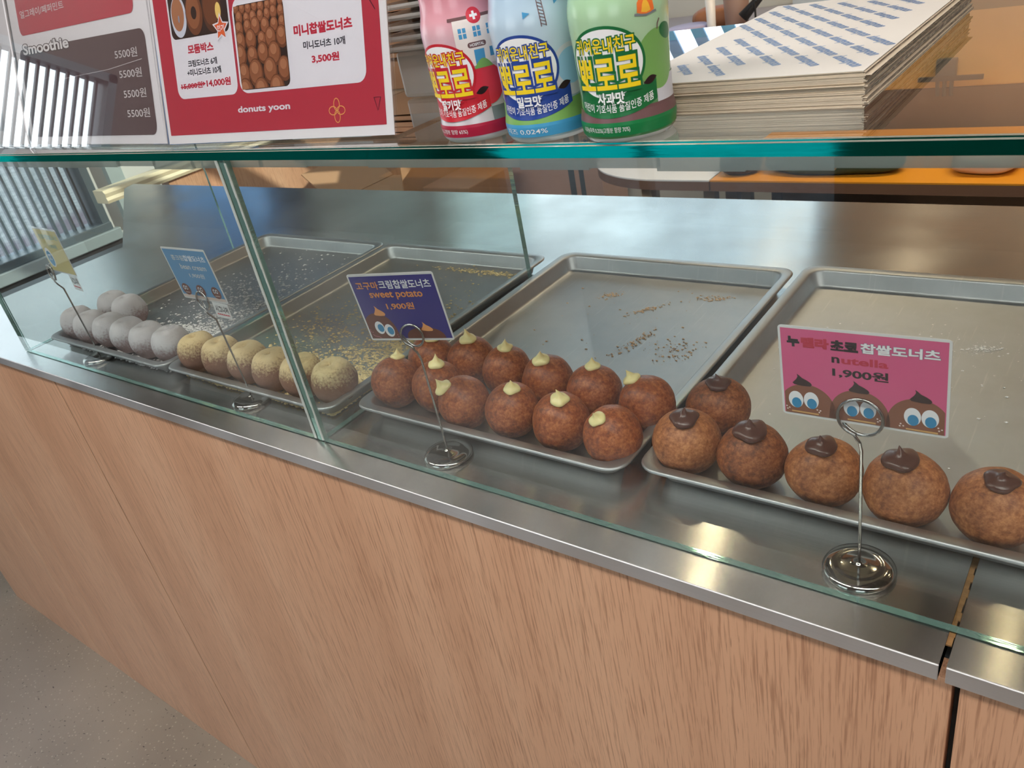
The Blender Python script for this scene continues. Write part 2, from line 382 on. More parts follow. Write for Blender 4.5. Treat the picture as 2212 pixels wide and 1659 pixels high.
# ------------------------------------------------------------------ setting: floor, walls, ceiling, ground outside
XL, XR, YF, YB = -3.2, 2.6, -3.0, 2.9
def struct(name, mb, m, parent=None):
    o = mb.build(name, m, parent); return tag(o, kind='structure') if not parent else o
struct('floor', MB().box((XL, YF, FLOOR - .08), (XR, YB, FLOOR)), terrazzo())
struct('ceiling', MB().box((XL - .2, YF - .2, CEIL), (XR + .2, YB + .2, CEIL + .12)), M_CEIL)
def ground():
    m = mat('paving', (.3, .3, .3), .8); nt, b = parts_of(m); t = nd(nt, 'TexCoord')
    mp = nd(nt, 'Mapping', {'Vector': t.outputs['Object'], 'Rotation': (0, 0, .35)})
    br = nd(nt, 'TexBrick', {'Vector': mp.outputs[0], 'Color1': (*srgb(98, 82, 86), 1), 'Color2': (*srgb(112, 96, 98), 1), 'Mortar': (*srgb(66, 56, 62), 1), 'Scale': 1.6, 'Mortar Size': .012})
    gn = nd(nt, 'TexNoise', {'Vector': t.outputs['Object'], 'Scale': 12., 'Detail': 8., 'Roughness': .8}); gr = ramp(nt, gn.outputs['Fac'], [(.36, srgb(96, 96, 92)), (.52, srgb(146, 145, 136)), (.7, srgb(180, 178, 166))])
    sp = nd(nt, 'SeparateXYZ', {0: t.outputs['Object']})
    # brick strip along the shop darkened to stand for shade; light granite lies beyond
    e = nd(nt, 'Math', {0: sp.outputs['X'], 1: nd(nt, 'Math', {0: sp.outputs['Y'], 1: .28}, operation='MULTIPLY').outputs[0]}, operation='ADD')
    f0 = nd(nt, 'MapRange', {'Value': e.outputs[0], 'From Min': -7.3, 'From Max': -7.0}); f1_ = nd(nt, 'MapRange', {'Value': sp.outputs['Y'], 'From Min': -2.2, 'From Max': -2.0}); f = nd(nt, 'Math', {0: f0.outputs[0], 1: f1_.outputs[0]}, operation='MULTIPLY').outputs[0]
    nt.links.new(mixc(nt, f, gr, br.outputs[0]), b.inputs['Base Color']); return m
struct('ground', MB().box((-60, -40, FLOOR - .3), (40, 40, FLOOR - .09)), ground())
# left wall with the barred window
wl = MB()
WY0, WY1, WZ0, WZ1 = -.86, 1.08, -.27, .86
wl.box((XL - .14, YF, FLOOR), (XL, WY0, CEIL)).box((XL - .14, WY1, FLOOR), (XL, YB, CEIL)).box((XL - .14, WY0, FLOOR), (XL, WY1, WZ0)).box((XL - .14, WY0, WZ1), (XL, WY1, CEIL))
wl.m = [1 if i // 6 == 1 else 0 for i in range(len(wl.f))]
struct('wall_left', wl, [M_WALLD, M_WALL])
w1 = MB()
fr = .03
w1.box((XL - .10, WY0, WZ0), (XL + .02, WY1, WZ0 + fr), bev=.003).box((XL - .10, WY0, WZ1 - fr), (XL + .01, WY1, WZ1)).box((XL - .10, WY0, WZ0), (XL + .01, WY0 + fr, WZ1)).box((XL - .10, WY1 - fr, WZ0), (XL + .01, WY1, WZ1))
w1o = struct('window_1', w1, M_FRAME)
bars = MB(); y = WY0 + fr + .02
while y < WY1 - fr - .01:
    bars.box((XL - .065, y - .0042, WZ0 + fr), (XL - .045, y + .0042, WZ1 - fr)); y += .0335
bars.build('window_bars', M_FRAME, w1o)
MB().box((XL - .030, WY0 + fr, WZ0 + fr), (XL - .025, WY1 - fr, WZ1 - fr)).build('glass_pane', M_PANE, w1o)
tag(MB().box((XL, WY0 - .02, FLOOR), (XL + .02, WY1 + .3, WZ0 - .046)).build('shade_panel', M_BLACK), kind='structure')  # black panel added below the sill, standing in for the wall's shade
sill = MB().box((XL, WY0 - .02, WZ0 - .045), (XL + .035, WY1 + .02, WZ0), bev=.004); struct('trim_1', sill, plain('sill_stone', srgb(150, 165, 170), .3))
tag(MB().box((XL, WY1 + .06, WZ0), (XL + .03, WY1 + .12, CEIL)).build('trim_2', plain('light_post', srgb(168, 184, 186), .5)), kind='structure')
# back wall with a wide window of slanted slats
BX0, BX1, BZ0, BZ1 = -3.10, -.98, .30, 1.54
wb_ = MB().box((XL, YB, FLOOR), (BX0, YB + .14, CEIL)).box((BX1, YB, FLOOR), (XR, YB + .14, CEIL)).box((BX0, YB, FLOOR), (BX1, YB + .14, BZ0)).box((BX0, YB, BZ1), (BX1, YB + .14, CEIL))
struct('wall_back', wb_, M_WALL)
w2 = MB().box((BX0, YB + .02, BZ0), (BX1, YB + .10, BZ0 + .03)).box((BX0, YB + .02, BZ1 - .03), (BX1, YB + .10, BZ1)).box((BX0, YB + .02, BZ0), (BX0 + .03, YB + .10, BZ1)).box((BX1 - .03, YB + .02, BZ0), (BX1, YB + .10, BZ1))
w2o = struct('window_2', w2, M_FRAME)
sb = MB(); x = BX0 + 1.30
while x < BX1 - .02:
    a = math.radians(24); sb.box((x - .026, YB + .05, BZ0 + .01), (x + .026, YB + .06, BZ0 + .72), rot=Matrix.Rotation(a, 3, 'Y')); x += .135
sb.build('slanted_slats', plain('blue_slats', srgb(150, 190, 235), .5), w2o)
MB().box((BX0 + .03, YB + .03, BZ0 + .03), (BX1 - .03, YB + .035, BZ1 - .03)).build('glass_pane', M_PANE, w2o)
bl = empty('roller_blind', (0, YB, 0)); tag(bl, 'pale blue roller blind lowered over the upper half of the back window', 'blind')
mbl = mat('blind_fabric', srgb(196, 218, 240), .8); ntb, bb = parts_of(mbl); tl = nd(ntb, 'BsdfTranslucent', {'Color': (.80, .92, 1., 1)}); mxs = nd(ntb, 'MixShader', {0: .9, 1: bb.outputs[0], 2: tl.outputs[0]}); ntb.links.new(mxs.outputs[0], [k for k in ntb.nodes if k.type == 'OUTPUT_MATERIAL'][0].inputs[0])
MB().box((BX0 + .01, -.012, 1.06), (BX1 - .01, -.011, 1.54)).build('fabric', mbl, bl)
mb2 = mat('added_side_cloth', srgb(196, 206, 206), .8); ntb, bb = parts_of(mb2); tl = nd(ntb, 'BsdfTranslucent', {'Color': (.72, .84, .86, 1)}); mxs = nd(ntb, 'MixShader', {0: .85, 1: bb.outputs[0], 2: tl.outputs[0]}); ntb.links.new(mxs.outputs[0], [k for k in ntb.nodes if k.type == 'OUTPUT_MATERIAL'][0].inputs[0])  # side fabric added to brighten the reflection in the steel top
MB().box((BX0 + .01, -.010, .30), (-2.46, -.009, 1.06)).build('added_side_panel', mb2, bl); MB().box((BX0, -.018, 1.045), (BX1, -.006, 1.062), bev=.003).build('bottom_bar', M_FRAME, bl); MB().box((BX0, -.05, 1.54), (BX1, -.002, 1.59), bev=.01).build('roller', M_WHITE, bl)
tag(MB().box((BX1 + .05, YB - .03, FLOOR), (XR, YB, CEIL)).build('trim_3', M_BROWN), kind='structure')
# front wall (behind the viewer) with a storefront window, right wall
FX0, FX1, FZ0, FZ1 = -2.9, -.95, FLOOR + .05, 1.35
wf = MB().box((XL, YF - .14, FLOOR), (FX0, YF, CEIL)).box((FX1, YF - .14, FLOOR), (.35, YF, CEIL)).box((1.9, YF - .14, FLOOR), (XR, YF, CEIL)).box((FX0, YF - .14, FZ1), (FX1, YF, CEIL)).box((.35, YF - .14, FZ1), (1.9, YF, CEIL)).box((FX0, YF - .14, FLOOR), (FX1, YF, FZ0)).box((.35, YF - .14, FLOOR), (1.9, YF, -.1))
struct('wall_front', wf, plain('dark_front_wall', srgb(70, 60, 54), .6, .05, 10))
for nm, a, b, z0 in (('window_3', FX0, FX1, FZ0), ('window_4', .35, 1.9, -.1)):
    k = MB().box((a, YF - .1, z0), (b, YF - .03, z0 + .05)).box((a, YF - .1, FZ1 - .05), (b, YF - .03, FZ1)).box((a, YF - .1, z0), (a + .05, YF - .03, FZ1)).box((b - .05, YF - .1, z0), (b, YF - .03, FZ1)).box(((a + b) / 2 - .025, YF - .1, z0), ((a + b) / 2 + .025, YF - .03, FZ1))
    ko = struct(nm, k, M_FRAME); MB().box((a + .05, YF - .07, z0 + .05), (b - .05, YF - .065, FZ1 - .05)).build('glass_pane', M_PANE, ko)
struct('wall_right', MB().box((XR, YF, FLOOR), (XR + .14, YB, CEIL)), M_BROWN)

# ------------------------------------------------------------------ lamps: added fill panels, then warm downlights
def emis(name, col, st):
    m = bpy.data.materials.new(name); m.use_nodes = True; nt = m.node_tree; nt.nodes.clear(); o = nd(nt, 'OutputMaterial'); e = nd(nt, 'Emission', {'Color': (*col, 1), 'Strength': st}); nt.links.new(e.outputs[0], o.inputs[0]); return m
M_FILL = emis('fill_diffuser', (1., .95, .89), 17.); M_WARM = emis('warm_bulb', (1., .76, .46), 40.)
for i, (x, y) in enumerate(((-2.35, -.62), (-.95, -.62), (.45, -.62), (1.8, -.62))):  # unseen ceiling panels, added to brighten the donuts and counter front
    t = empty('added_fill_panel', (x, y, CEIL)); tag(t, 'added flat white fill panel on the ceiling ' + ('nearest the barred window', 'second from the barred window', 'right above the viewer', 'nearest the right wall')[i], 'fill light', 'added ceiling fill panels')
    MB().box((-.62, -.17, -.03), (.62, .17, 0)).build('frame', M_WHITE, t); MB().box((-.59, -.14, -.034), (.59, .14, -.031)).build('diffuser', M_FILL, t)
for i, x in enumerate((-.98, -.52, -.05, .42, .9)):
    t = empty('downlight', (x, 1.6, CEIL)); tag(t, ('warm spot downlight above the low table, ' + ('leftmost', 'second from left', 'middle', 'second from right', 'rightmost')[i] + ' of the row'), 'downlight', 'warm downlights over the back tables')
    MB().lathe([(.032, -.01), (.06, -.012), (.062, 0)], 32).build('housing', M_WHITE, t, True); MB().lathe([(.001, -.011), (.034, -.0112)], 32).build('bulb', M_WARM, t)
    L = bpy.data.lights.new('bulb_light', 'SPOT'); L.energy = (10, 12, 34, 30, 20)[i]; L.color = (1., .80, .54); L.spot_size = 2.2; L.spot_blend = .6; L.shadow_soft_size = .035
    lo = bpy.data.objects.new('bulb_light', L); COL.objects.link(lo); lo.parent = t; lo.location = (0, 0, -.03); lo.rotation_euler = (math.radians((6, 8, 26, 26, 20)[i]), 0, 0)

# ------------------------------------------------------------------ counter
cn = empty('counter', (0, 0, FLOOR)); tag(cn, 'long oak veneered display counter under the steel top', 'counter')
def cpart(name, a, b, m, bev=0., label=None):
    o = MB().box([a[0], a[1], a[2] - FLOOR], [b[0], b[1], b[2] - FLOOR], bev=bev).build(name, m, cn)
    if label: o['label'] = label
    return o
cpart('carcass', (-1.75, .024, FLOOR), (1.2, .82, -.016), M_DARK)
cpart('low_end_cabinet', (-2.42, .024, FLOOR), (-1.76, .82, -.15), M_DARK)
for a, b, zt_ in ((-2.44, -1.9215, -.13), (-1.9190, -1.7615, -.13), (-1.7605, -1.2467, -.0150), (-1.2438, .0062, -.0150), (.0108, 1.2, -.0150)):
    cpart('front_panel', (a, .004, FLOOR), (b, .022, zt_), M_WOOD, .0006)
for a in (-1.9205, -1.7610, -1.2452): cpart('shadow_gap', (a - .0012, .0046, FLOOR), (a + .0012, .022, -.14 if a < -1.7 else -.016), M_BLACK)
for i, (a, b) in enumerate(((-1.765, -.0022), (.0022, 1.2))):
    t = empty('steel_worktop', (0, 0, 0)); tag(t, ('long brushed steel worktop carrying the four trays', 'right-hand brushed steel worktop beyond the rusty seam')[i], 'worktop')
    P = [(a, .0008), (b, .0008), (b, .8435), (a, .8435)] if i else [(a, .0008), (b, .0008), (b, .8435), (-2.42, .8435), (-2.40, .80), (a, .43)]
    n = len(P); o = MB().add([(x, y, -.0144) for x, y in P] + [(x, y, 0) for x, y in P], [tuple(range(n))[::-1], tuple(range(n, 2 * n))] + [(k, (k + 1) % n, n + (k + 1) % n, n + k) for k in range(n)]).build('top_plate', M_STEEL, t); box_uv_x(o)
    MB().box((a, 0, -.0145), (b, .0014, -.0006), bev=.0005).build('front_lip', M_LIP, t)
rs = MB()
for k in range(40): y0 = .02 + k * .008; rs.box((-.0021, y0, -.002), (.0021 - random.random() * .0022, y0 + .0079, -.0008))
tag(rs.build('rusty_seam_filler', plain('rust_sealant', srgb(126, 92, 52), .8, .4, 200)), 'rust-brown sealant line in the seam between the two steel worktops', 'sealant')

# ------------------------------------------------------------------ glass cabinet
ZS, ZT = .3178, .3273
def pane(name, a, b, axis, parent=None, mats=None):
    """glass sheet: faces across the thin axis clear, other faces show the green edge"""
    mb = MB().box(a, b); ms = []
    for f in mb.f:
        n = (mb.v[f[1]] - mb.v[f[0]]).cross(mb.v[f[2]] - mb.v[f[1]]); ms.append(0 if max(range(3), key=lambda i: abs(n[i])) == axis else 1)
    mb.m = ms; return mb.build(name, mats or [M_GLASS, M_PEDGE], parent)
gl_ = [('front_glass', (-1.384, .0307, .0012), (-.6412, .0367, ZS), 1, 'left front glass pane, before the powdered donuts'),
       ('front_glass', (-.6298, .0307, .0012), (1.0, .0367, ZS), 1, 'right front glass pane, before the cream and chocolate topped donuts'),
       ('end_glass', (-1.384, .0372, .0012), (-1.378, .463, ZS), 0, 'upright glass end pane at the far left of the cabinet'),
       ('divider_glass', (-.6390, .0307, .0012), (-.6315, .453, ZS), 0, 'upright glass divider pane between the yellow powdered and cream donuts')]
for n_, a, b, ax, lb in gl_: tag(pane(n_, a, b, ax), lb, 'glass pane')
# silicone round the joints
jt = MB(); random.seed(3)
for sx_, w in ((-.6420, .0028), (-.6292, .0018)):
    z = .003
    while z < ZS - .004:
        h = .006 + random.random() * .012; jt.box((sx_ - w / 2 - random.random() * .0008, .0296, z), (sx_ + w / 2, .0306, min(z + h, ZS))); z += h
tag(jt.build('silicone_joint', M_SILI), 'milky silicone bead up the divider where the front panes meet', 'silicone')
sh = empty('glass_shelf', (0, 0, ZS)); tag(sh, 'thick green-edged glass shelf carrying menus, bottles and wrapping paper', 'glass shelf')
mb = MB().box((-1.42, .0305, .0002), (1.05, .4550, .0095)); mb.m = [0 if abs((mb.v[f[1]] - mb.v[f[0]]).cross(mb.v[f[2]] - mb.v[f[1]]).normalized().z) > .5 else 1 for f in mb.f]
mb.build('glass_plate', [M_SHELF, M_GEDGE], sh)
o = MB().add([(-1.42, .0295, .0004), (1.05, .0295, .0004), (1.05, .0295, .0078), (-1.42, .0295, .0078), (-1.42, .0304, .0004), (1.05, .0304, .0004), (1.05, .0304, .0078), (-1.42, .0304, .0078)],
             [(0, 1, 2, 3), (4, 7, 6, 5), (0, 4, 5, 1), (3, 2, 6, 7), (0, 3, 7, 4), (1, 5, 6, 2)]).build('front_edge', M_GEDGE, sh); o['label'] = 'dark green polished glass edge'
MB().add([(-1.42, .0295, .0079), (1.05, .0295, .0079), (1.05, .0325, .0098), (-1.42, .0325, .0098), (-1.42, .0325, .0079), (1.05, .0325, .0079)], [(0, 1, 2, 3), (0, 4, 5, 1), (3, 2, 5, 4), (0, 3, 4), (1, 5, 2)]).build('bevel', M_BEVEL, sh)
sb_ = MB(); x = -1.38
while x < 1.0:
    w = .03 + random.random() * .06; h = .0075 + random.random() * .0035
    sb_.box((x, .0375, ZS - h), (min(x + w, 1.0), .0405 + random.random() * .002, ZS - .0003)); x += w
tag(sb_.build('silicone_bead', M_SILI), 'cloudy silicone strip under the front of the glass shelf', 'silicone')

# ------------------------------------------------------------------ trays
def rr_loop(x0, y0, x1, y1, r, z, n=7):
    P = []
    for cx, cy, a0 in ((x1 - r, y1 - r, 0), (x0 + r, y1 - r, 90), (x0 + r, y0 + r, 180), (x1 - r, y0 + r, 270)):
        for k in range(n): a = math.radians(a0 + 90 * k / (n - 1)); P.append((cx + r * math.cos(a), cy + r * math.sin(a), z))
    return P
TRAYS = [(-1.336, .054, -.991, .519, 'sugar'), (-.988, .056, -.6435, .519, 'bean'), (-.6245, .077, -.2755, .537, 'cream'), (-.2685, .090, .0765, .552, 'chocolate')]
TL = {'sugar': 'aluminium sheet pan at the far left holding white sugared donuts', 'bean': 'aluminium sheet pan dusted with yellow bean powder, left of the divider', 'cream': 'aluminium sheet pan right of the divider holding cream topped donuts', 'chocolate': 'rightmost aluminium sheet pan holding chocolate topped donuts'}
for (x0, y0, x1, y1, kd) in TRAYS:
    cx, cy = (x0 + x1) / 2, (y0 + y1) / 2; a, b, c, d = x0 - cx, y0 - cy, x1 - cx, y1 - cy
    prof = [(.0205, .0002, .012), (.0170, .0026, .013), (.0118, .0190, .016), (.0030, .0196, .019), (.0012, .0188, .020), (.0002, .0196, .020), (.0, .0206, .020), (.0006, .0218, .020), (.0020, .0223, .019), (.0105, .0214, .016), (.0120, .0206, .0155), (.0130, .0190, .015), (.0180, .0044, .013), (.0194, .0024, .012), (.0220, .0016, .010)]
    mb = MB(); L = [rr_loop(a + i, b + i, c - i, d - i, max(r, .003), z) for i, z, r in prof]; n = len(L[0])
    mb.add([p for l in L for p in l], [(i * n + k, i * n + (k + 1) % n, (i + 1) * n + (k + 1) % n, (i + 1) * n + k) for i in range(len(L) - 1) for k in range(n)])
    mb.f += [tuple(range(n))[::-1], tuple((len(L) - 1) * n + k for k in range(n))]; mb.m += [0, 0]
    o = mb.build('sheet_pan', M_ALU, None, True, (cx, cy, .0002)); shade(o, 60); tag(o, TL[kd], 'tray', 'sheet pans in the glass cabinet')
# loose powder on the trays
def scatter(name, spots, m, label, n, seed, zz=.0022, lim=None, sz=1.):
    rnd = random.Random(seed); mb = MB(); tot = sum(s[5] for s in spots)
    for (cx, cy, sx_, sy_, rot, wgt) in spots:
        for k in range(int(n * wgt / tot)):
            u, v = rnd.gauss(0, sx_), rnd.gauss(0, sy_); x = cx + u * math.cos(rot) - v * math.sin(rot); y = cy + u * math.sin(rot) + v * math.cos(rot)
            if lim and not (lim[0] < x < lim[2] and lim[1] < y < lim[3]): continue
            s = (.0007 + .0024 * rnd.random() ** 3) * sz; h = s * (.25 + rnd.random() * .35); a = rnd.random() * 6.28
            P = [(x + s * (1 + .5 * rnd.random()) * math.cos(a + q * 1.571), y + s * math.sin(a + q * 1.571), zz) for q in range(4)] + [(x, y, zz + h)]
            mb.add(P, [(0, 1, 4), (1, 2, 4), (2, 3, 4), (3, 0, 4), (3, 2, 1, 0)])
    return tag(mb.build(name, m), label, 'powder', None, 'stuff')
scatter('bean_powder', [(-.73, .20, .035, .05, -.6, 4), (-.70, .26, .05, .03, -.9, 3), (-.80, .155, .10, .014, .05, 4), (-.81, .078, .10, .006, 0, 5), (-.69, .155, .03, .010, .3, 3), (-.665, .10, .004, .03, 0, 2), (-.85, .23, .06, .04, -.7, 2), (-.78, .34, .09, .07, 0, 1), (-.74, .48, .05, .004, 0, 1)], M_FLAKEY, 'yellow bean powder spilled over the second tray', 9000, 5, lim=(-.972, .072, -.659, .503))
scatter('sugar_powder', [(-1.16, .078, .10, .006, 0, 4), (-1.12, .17, .07, .02, .2, 4), (-1.06, .24, .05, .06, -.6, 3), (-1.15, .30, .07, .05, 0, 2), (-1.12, .42, .08, .06, 0, .6)], M_FLAKEW, 'white sugar powder spilled over the leftmost tray', 5200, 6, lim=(-1.320, .070, -1.007, .503))
scatter('dough_crumbs', [(-.50, .45, .008, .004, .5, 1), (-.43, .42, .014, .003, .8, 1), (-.36, .47, .012, .004, .3, 1), (-.40, .34, .004, .018, -.3, 1.2), (-.35, .33, .016, .014, 0, 1.2), (-.42, .33, .09, .10, 0, 1)], plain('pale_crumbs', srgb(226, 190, 150), .85, .1, 100), 'pale crumbs scattered on the tray of cream topped donuts', 800, 8, lim=(-.608, .094, -.292, .52), sz=.6)
scatter('flour_specks', [(-.05, .42, .012, .006, .2, 1), (-.08, .38, .10, .07, 0, 1)], M_FLAKEW, 'white flour specks on the rightmost tray', 260, 9, lim=(-.25, .108, .058, .53), sz=.5)

# ------------------------------------------------------------------ donuts
def donut_mesh(name, r, rz, m, seed, dimple=0., parent=None, lump=.035):
    nu, nv = 56, 36; V = []; F = []; off = Vector((seed * 3.7, seed * 1.3, seed * 7.1))
    for j in range(nv + 1):
        th = PI * j / nv
        for i in range(nu):
            ph = 2 * PI * i / nu; d = Vector((math.sin(th) * math.cos(ph), math.sin(th) * math.sin(ph), math.cos(th)))
            k = 1 + lump * mnoise.noise(d * 1.3 + off) + lump * .35 * mnoise.noise(d * 3.5 + off) + .006 * mnoise.noise(d * 11 + off)
            if dimple:
                t = th + .10 * mnoise.noise(d * 2 + off); k -= dimple * 1.25 * math.exp(-(t / .36) ** 2); k += .04 * math.exp(-((t - .70) / .3) ** 2)
                k -= .12 * math.exp(-(t / .10) ** 2); k += .012 * mnoise.noise(d * 26 + off) * (1 if th < 1.4 else .3)
            p = Vector((d.x * r * k, d.y * r * k, d.z * rz * k))
            if p.z < -rz * .93: p.z = -rz * .93 - (p.z + rz * .93) * -.05
            V.append(p)
    for j in range(nv):
        for i in range(nu): F.append((j * nu + i, (j + 1) * nu + i, (j + 1) * nu + (i + 1) % nu, j * nu + (i + 1) % nu))
    return mk(name, V, F, m, parent, True)
def dollop(name, m, seed, size, choc=False):
    """piped cream blob with a drawn-out tip"""
    rnd = random.Random(seed); n = 28; h = size * (1.15 if choc else 1.35)
    prof = [(.55, -.25), (.95, -.05), (1.0, .10), (.93, .28), (.74, .42), (.56, .52), (.44, .64), (.33, .80), (.22, 1.0), (.12, 1.2), (.05, 1.38), (.012, 1.46)] if not choc else [(.6, -.25), (1.0, -.05), (1.06, .12), (.97, .30), (.76, .44), (.5, .55), (.32, .66), (.2, .82), (.12, 1.02), (.06, 1.18), (.02, 1.25)]
    bx, by = rnd.uniform(-.4, .4), rnd.uniform(-.3, .3); V = []; F = []
    for j, (q, z) in enumerate(prof):
        t = max(0, z - .5); cx, cy = bx * t * t * size, by * t * t * size
        for i in range(n):
            a = 2 * PI * i / n; w = 1 + .07 * math.sin(3 * a + z * 3 + seed) * (1 - t * .6) + .04 * math.sin(5 * a + seed * 2)
            V.append((cx + q * size * w * math.cos(a), cy + q * size * w * math.sin(a), z * h * .72))
    for j in range(len(prof) - 1):
        for i in range(n): F.append((j * n + i, j * n + (i + 1) % n, (j + 1) * n + (i + 1) % n, (j + 1) * n + i))
    F += [tuple(range(n))[::-1], tuple((len(prof) - 1) * n + i for i in range(n))]
    return mk(name, V, F, m, None, True)
TZ = .0019
# x, y, topping direction, label
CREAM = [
 (-.5965, .1265, (.05, .35, .93), 'cream topped brown donut at the left front corner of its tray, touching the rim'),
 (-.5385, .1345, (.20, .02, .97), 'cream topped donut right behind the wire stem of the sweet potato sign'),
 (-.4860, .1175, (-.40, -.45, .80), 'donut with its cream blob squeezed out at the left side, third in the front row'),
 (-.4255, .1225, (.26, -.10, .94), 'reddish cream topped donut, fourth in the front row of the cream tray'),
 (-.3645, .1215, (.20, -.14, .96), 'cream topped donut second from right in the front row of the cream tray'),
 (-.3040, .1175, (-.16, -.46, .88), 'large pale donut with cream on its front face, right end of the front row'),
 (-.5920, .1850, (.27, .04, .96), 'brown donut mostly hidden behind the purple sweet potato card'),
 (-.5375, .1960, (.10, -.06, .98), 'cream topped donut just right of the purple card, in the back row'),
 (-.4800, .1880, (.10, .04, .98), 'cream topped donut third in the back row, tall pointed cream peak'),
 (-.4215, .1840, (.02, -.20, .97), 'cream topped donut fourth in the back row, its blob leaning to the left'),
 (-.3620, .1810, (.05, .05, .99), 'cream topped donut second from right in the back row'),
 (-.2995, .1775, (-.42, -.05, .90), 'large donut with cream at its upper left, right end of the back row')]
def place_topped(name, lst, r, rz, doughs, tm, ts, choc, grp):
    for i, (x, y, d, lb) in enumerate(lst):
        rr = r * (1 + .02 * math.sin(i * 2.1)); z = TZ + rz * .93
        o = donut_mesh(name, rr, rz * (1 + .02 * math.sin(i * 1.7)), doughs[i % len(doughs)], i + (40 if choc else 0)); o.location = (x, y, z + .0004); tag(o, lb, 'donut', grp)
        c = dollop('chocolate_topping' if choc else 'cream_topping', tm, i * 5 + 1, ts * (.9 + .2 * ((i * 7) % 5) / 4), choc); c.parent = o
        D = Vector(d).normalized(); k = 1 / math.sqrt((D.x / rr) ** 2 + (D.y / rr) ** 2 + (D.z / rz) ** 2); c.location = D * k * .985
        nn = Vector((D.x / rr ** 2, D.y / rr ** 2, D.z / rz ** 2)).normalized(); c.rotation_euler = (nn * .75 + Vector((0, 0, .35))).to_track_quat('Z', 'Y').to_euler()
place_topped('cream_donut', CREAM, .0284, .0298, [M_DOUGH], M_CREAM, .0092, False, 'cream topped donuts on the third tray')
CHOC = [
 (-.2335, .1955, (.10, -.10, .98), 'dark chocolate topped donut behind the front row, the only one in the second row'),
 (-.2370, .1350, (.08, -.21, .97), 'chocolate topped donut at the left end of its tray, of paler dough'),
 (-.1765, .1350, (.06, -.19, .98), 'darkest chocolate topped donut, second from left in the front row'),
 (-.1160, .1345, (-.01, -.21, .98), 'chocolate topped donut right behind the wire stem of the pink card, to its left'),
 (-.0555, .1345, (-.11, -.14, .98), 'light brown chocolate topped donut right of the wire stem'),
 (.0055, .1350, (.05, -.20, .97), 'chocolate topped donut at the right edge of the view')]
place_topped('chocolate_donut', CHOC, .0302, .0288, [M_DOUGH2, M_DOUGH3, M_DOUGH2, M_DOUGH3, M_DOUGH3, M_DOUGH3], M_CHOC, .0120, True, 'chocolate topped donuts on the rightmost tray')
BEAN = [(-.6785, .1035, 'yellow powdered donut at the right end of its row, clear of the divider'), (-.7340, .1000, 'yellow powdered donut partly hidden behind the glass divider edge'),
        (-.7895, .0995, 'yellow powdered donut just left of the glass divider edge'), (-.8450, .1015, 'yellow powdered donut with a crack, right of the wire stem of the blue card'),
        (-.9005, .0995, 'yellow powdered donut behind the wire stem of the blue card'), (-.9560, .0985, 'leftmost yellow powdered donut, next to the white ones')]
for i, (x, y, lb) in enumerate(BEAN):
    o = donut_mesh('bean_powder_donut', .0280, .0288, M_YPOW, 70 + i, .17); o.location = (x, y, TZ + .0288 * .93 + .0006); o.rotation_euler.z = i * 1.1; tag(o, lb, 'donut', 'yellow powdered donuts on the second tray')
SUG = [(-1.0330, .1025, 'white sugared donut at the right end of its row, next to the yellow ones'), (-1.0900, .0995, 'white sugared donut second from right in the front row, with a hollow top'),
       (-1.1475, .1005, 'white sugared donut third from right in the front row'), (-1.2035, .1015, 'white sugared donut with a cracked bright crust, fourth from right'),
       (-1.2575, .0975, 'white sugared donut second from left in the front row'), (-1.3090, .1015, 'leftmost white sugared donut, next to the glass end pane'),
       (-1.3035, .1640, 'left one of the two white sugared donuts lying behind the row'), (-1.2490, .1610, 'right one of the two white sugared donuts lying behind the row')]
for i, (x, y, lb) in enumerate(SUG):
    o = donut_mesh('sugar_powder_donut', .0276, .0282, M_WPOW, 90 + i, .16 if i < 6 else .10); o.location = (x, y, TZ + .0282 * .93 + .0006); o.rotation_euler.z = i * 1.7; tag(o, lb, 'donut', 'white sugared donuts on the leftmost tray')

# ------------------------------------------------------------------ wire sign holders
M_BASE = mat('sign_base_chrome', (.48, .46, .43), .10, 1.)
def holder(x, yc, h, rr, label, yaw=0.):
    y = max(yc, .0630); o_ = (yc - y) / math.cos(yaw)
    t = empty('sign_holder', (x, y, 0), (0, 0, yaw)); tag(t, label, 'sign holder', 'wire sign holders on the steel top')
    MB().lathe([(.0225, .0004), (.0250, .0010), (.0257, .0032), (.0246, .0054), (.0220, .0066), (.0168, .0074), (.0158, .0071), (.0120, .0077), (.0060, .0082), (.0024, .0085), (.0022, .0094), (.0004, .0095)], 56).build('base', M_BASE, t, True)
    zc = h; P = [(0, 0, .0085), (0, 0, .03), (0, o_ * .5, h - rr - .016), (0, o_ - .0012, h - rr - .006), (-.0015, o_ - .0020, h - rr - .003)]
    for k in range(0, 46):
        a = -PI / 2 - .25 - 2 * PI * 1.45 * k / 45; t_ = max(0., min(1., (k - 26) / 8)); P.append((rr * math.cos(a), o_ - .0021 + .0040 * t_, zc + rr * math.sin(a)))
    MB().tube(P, .00115, 10).build('wire', M_CHROME, t, True)
    return t
holder(-.0685, .0553, .1410, .0140, 'wire sign holder with a pink card, rightmost, in front of the chocolate donuts')
holder(-.4709, .0573, .1440, .0118, 'wire sign holder with a purple card, in front of the cream donuts', .277)
holder(-.8031, .0529, .1460, .0118, 'wire sign holder with a light blue card, in front of the yellow powdered donuts', -.033)
holder(-1.1911, .0551, .1480, .0118, 'wire sign holder with a yellow card, in front of the white sugared donuts', -.1)

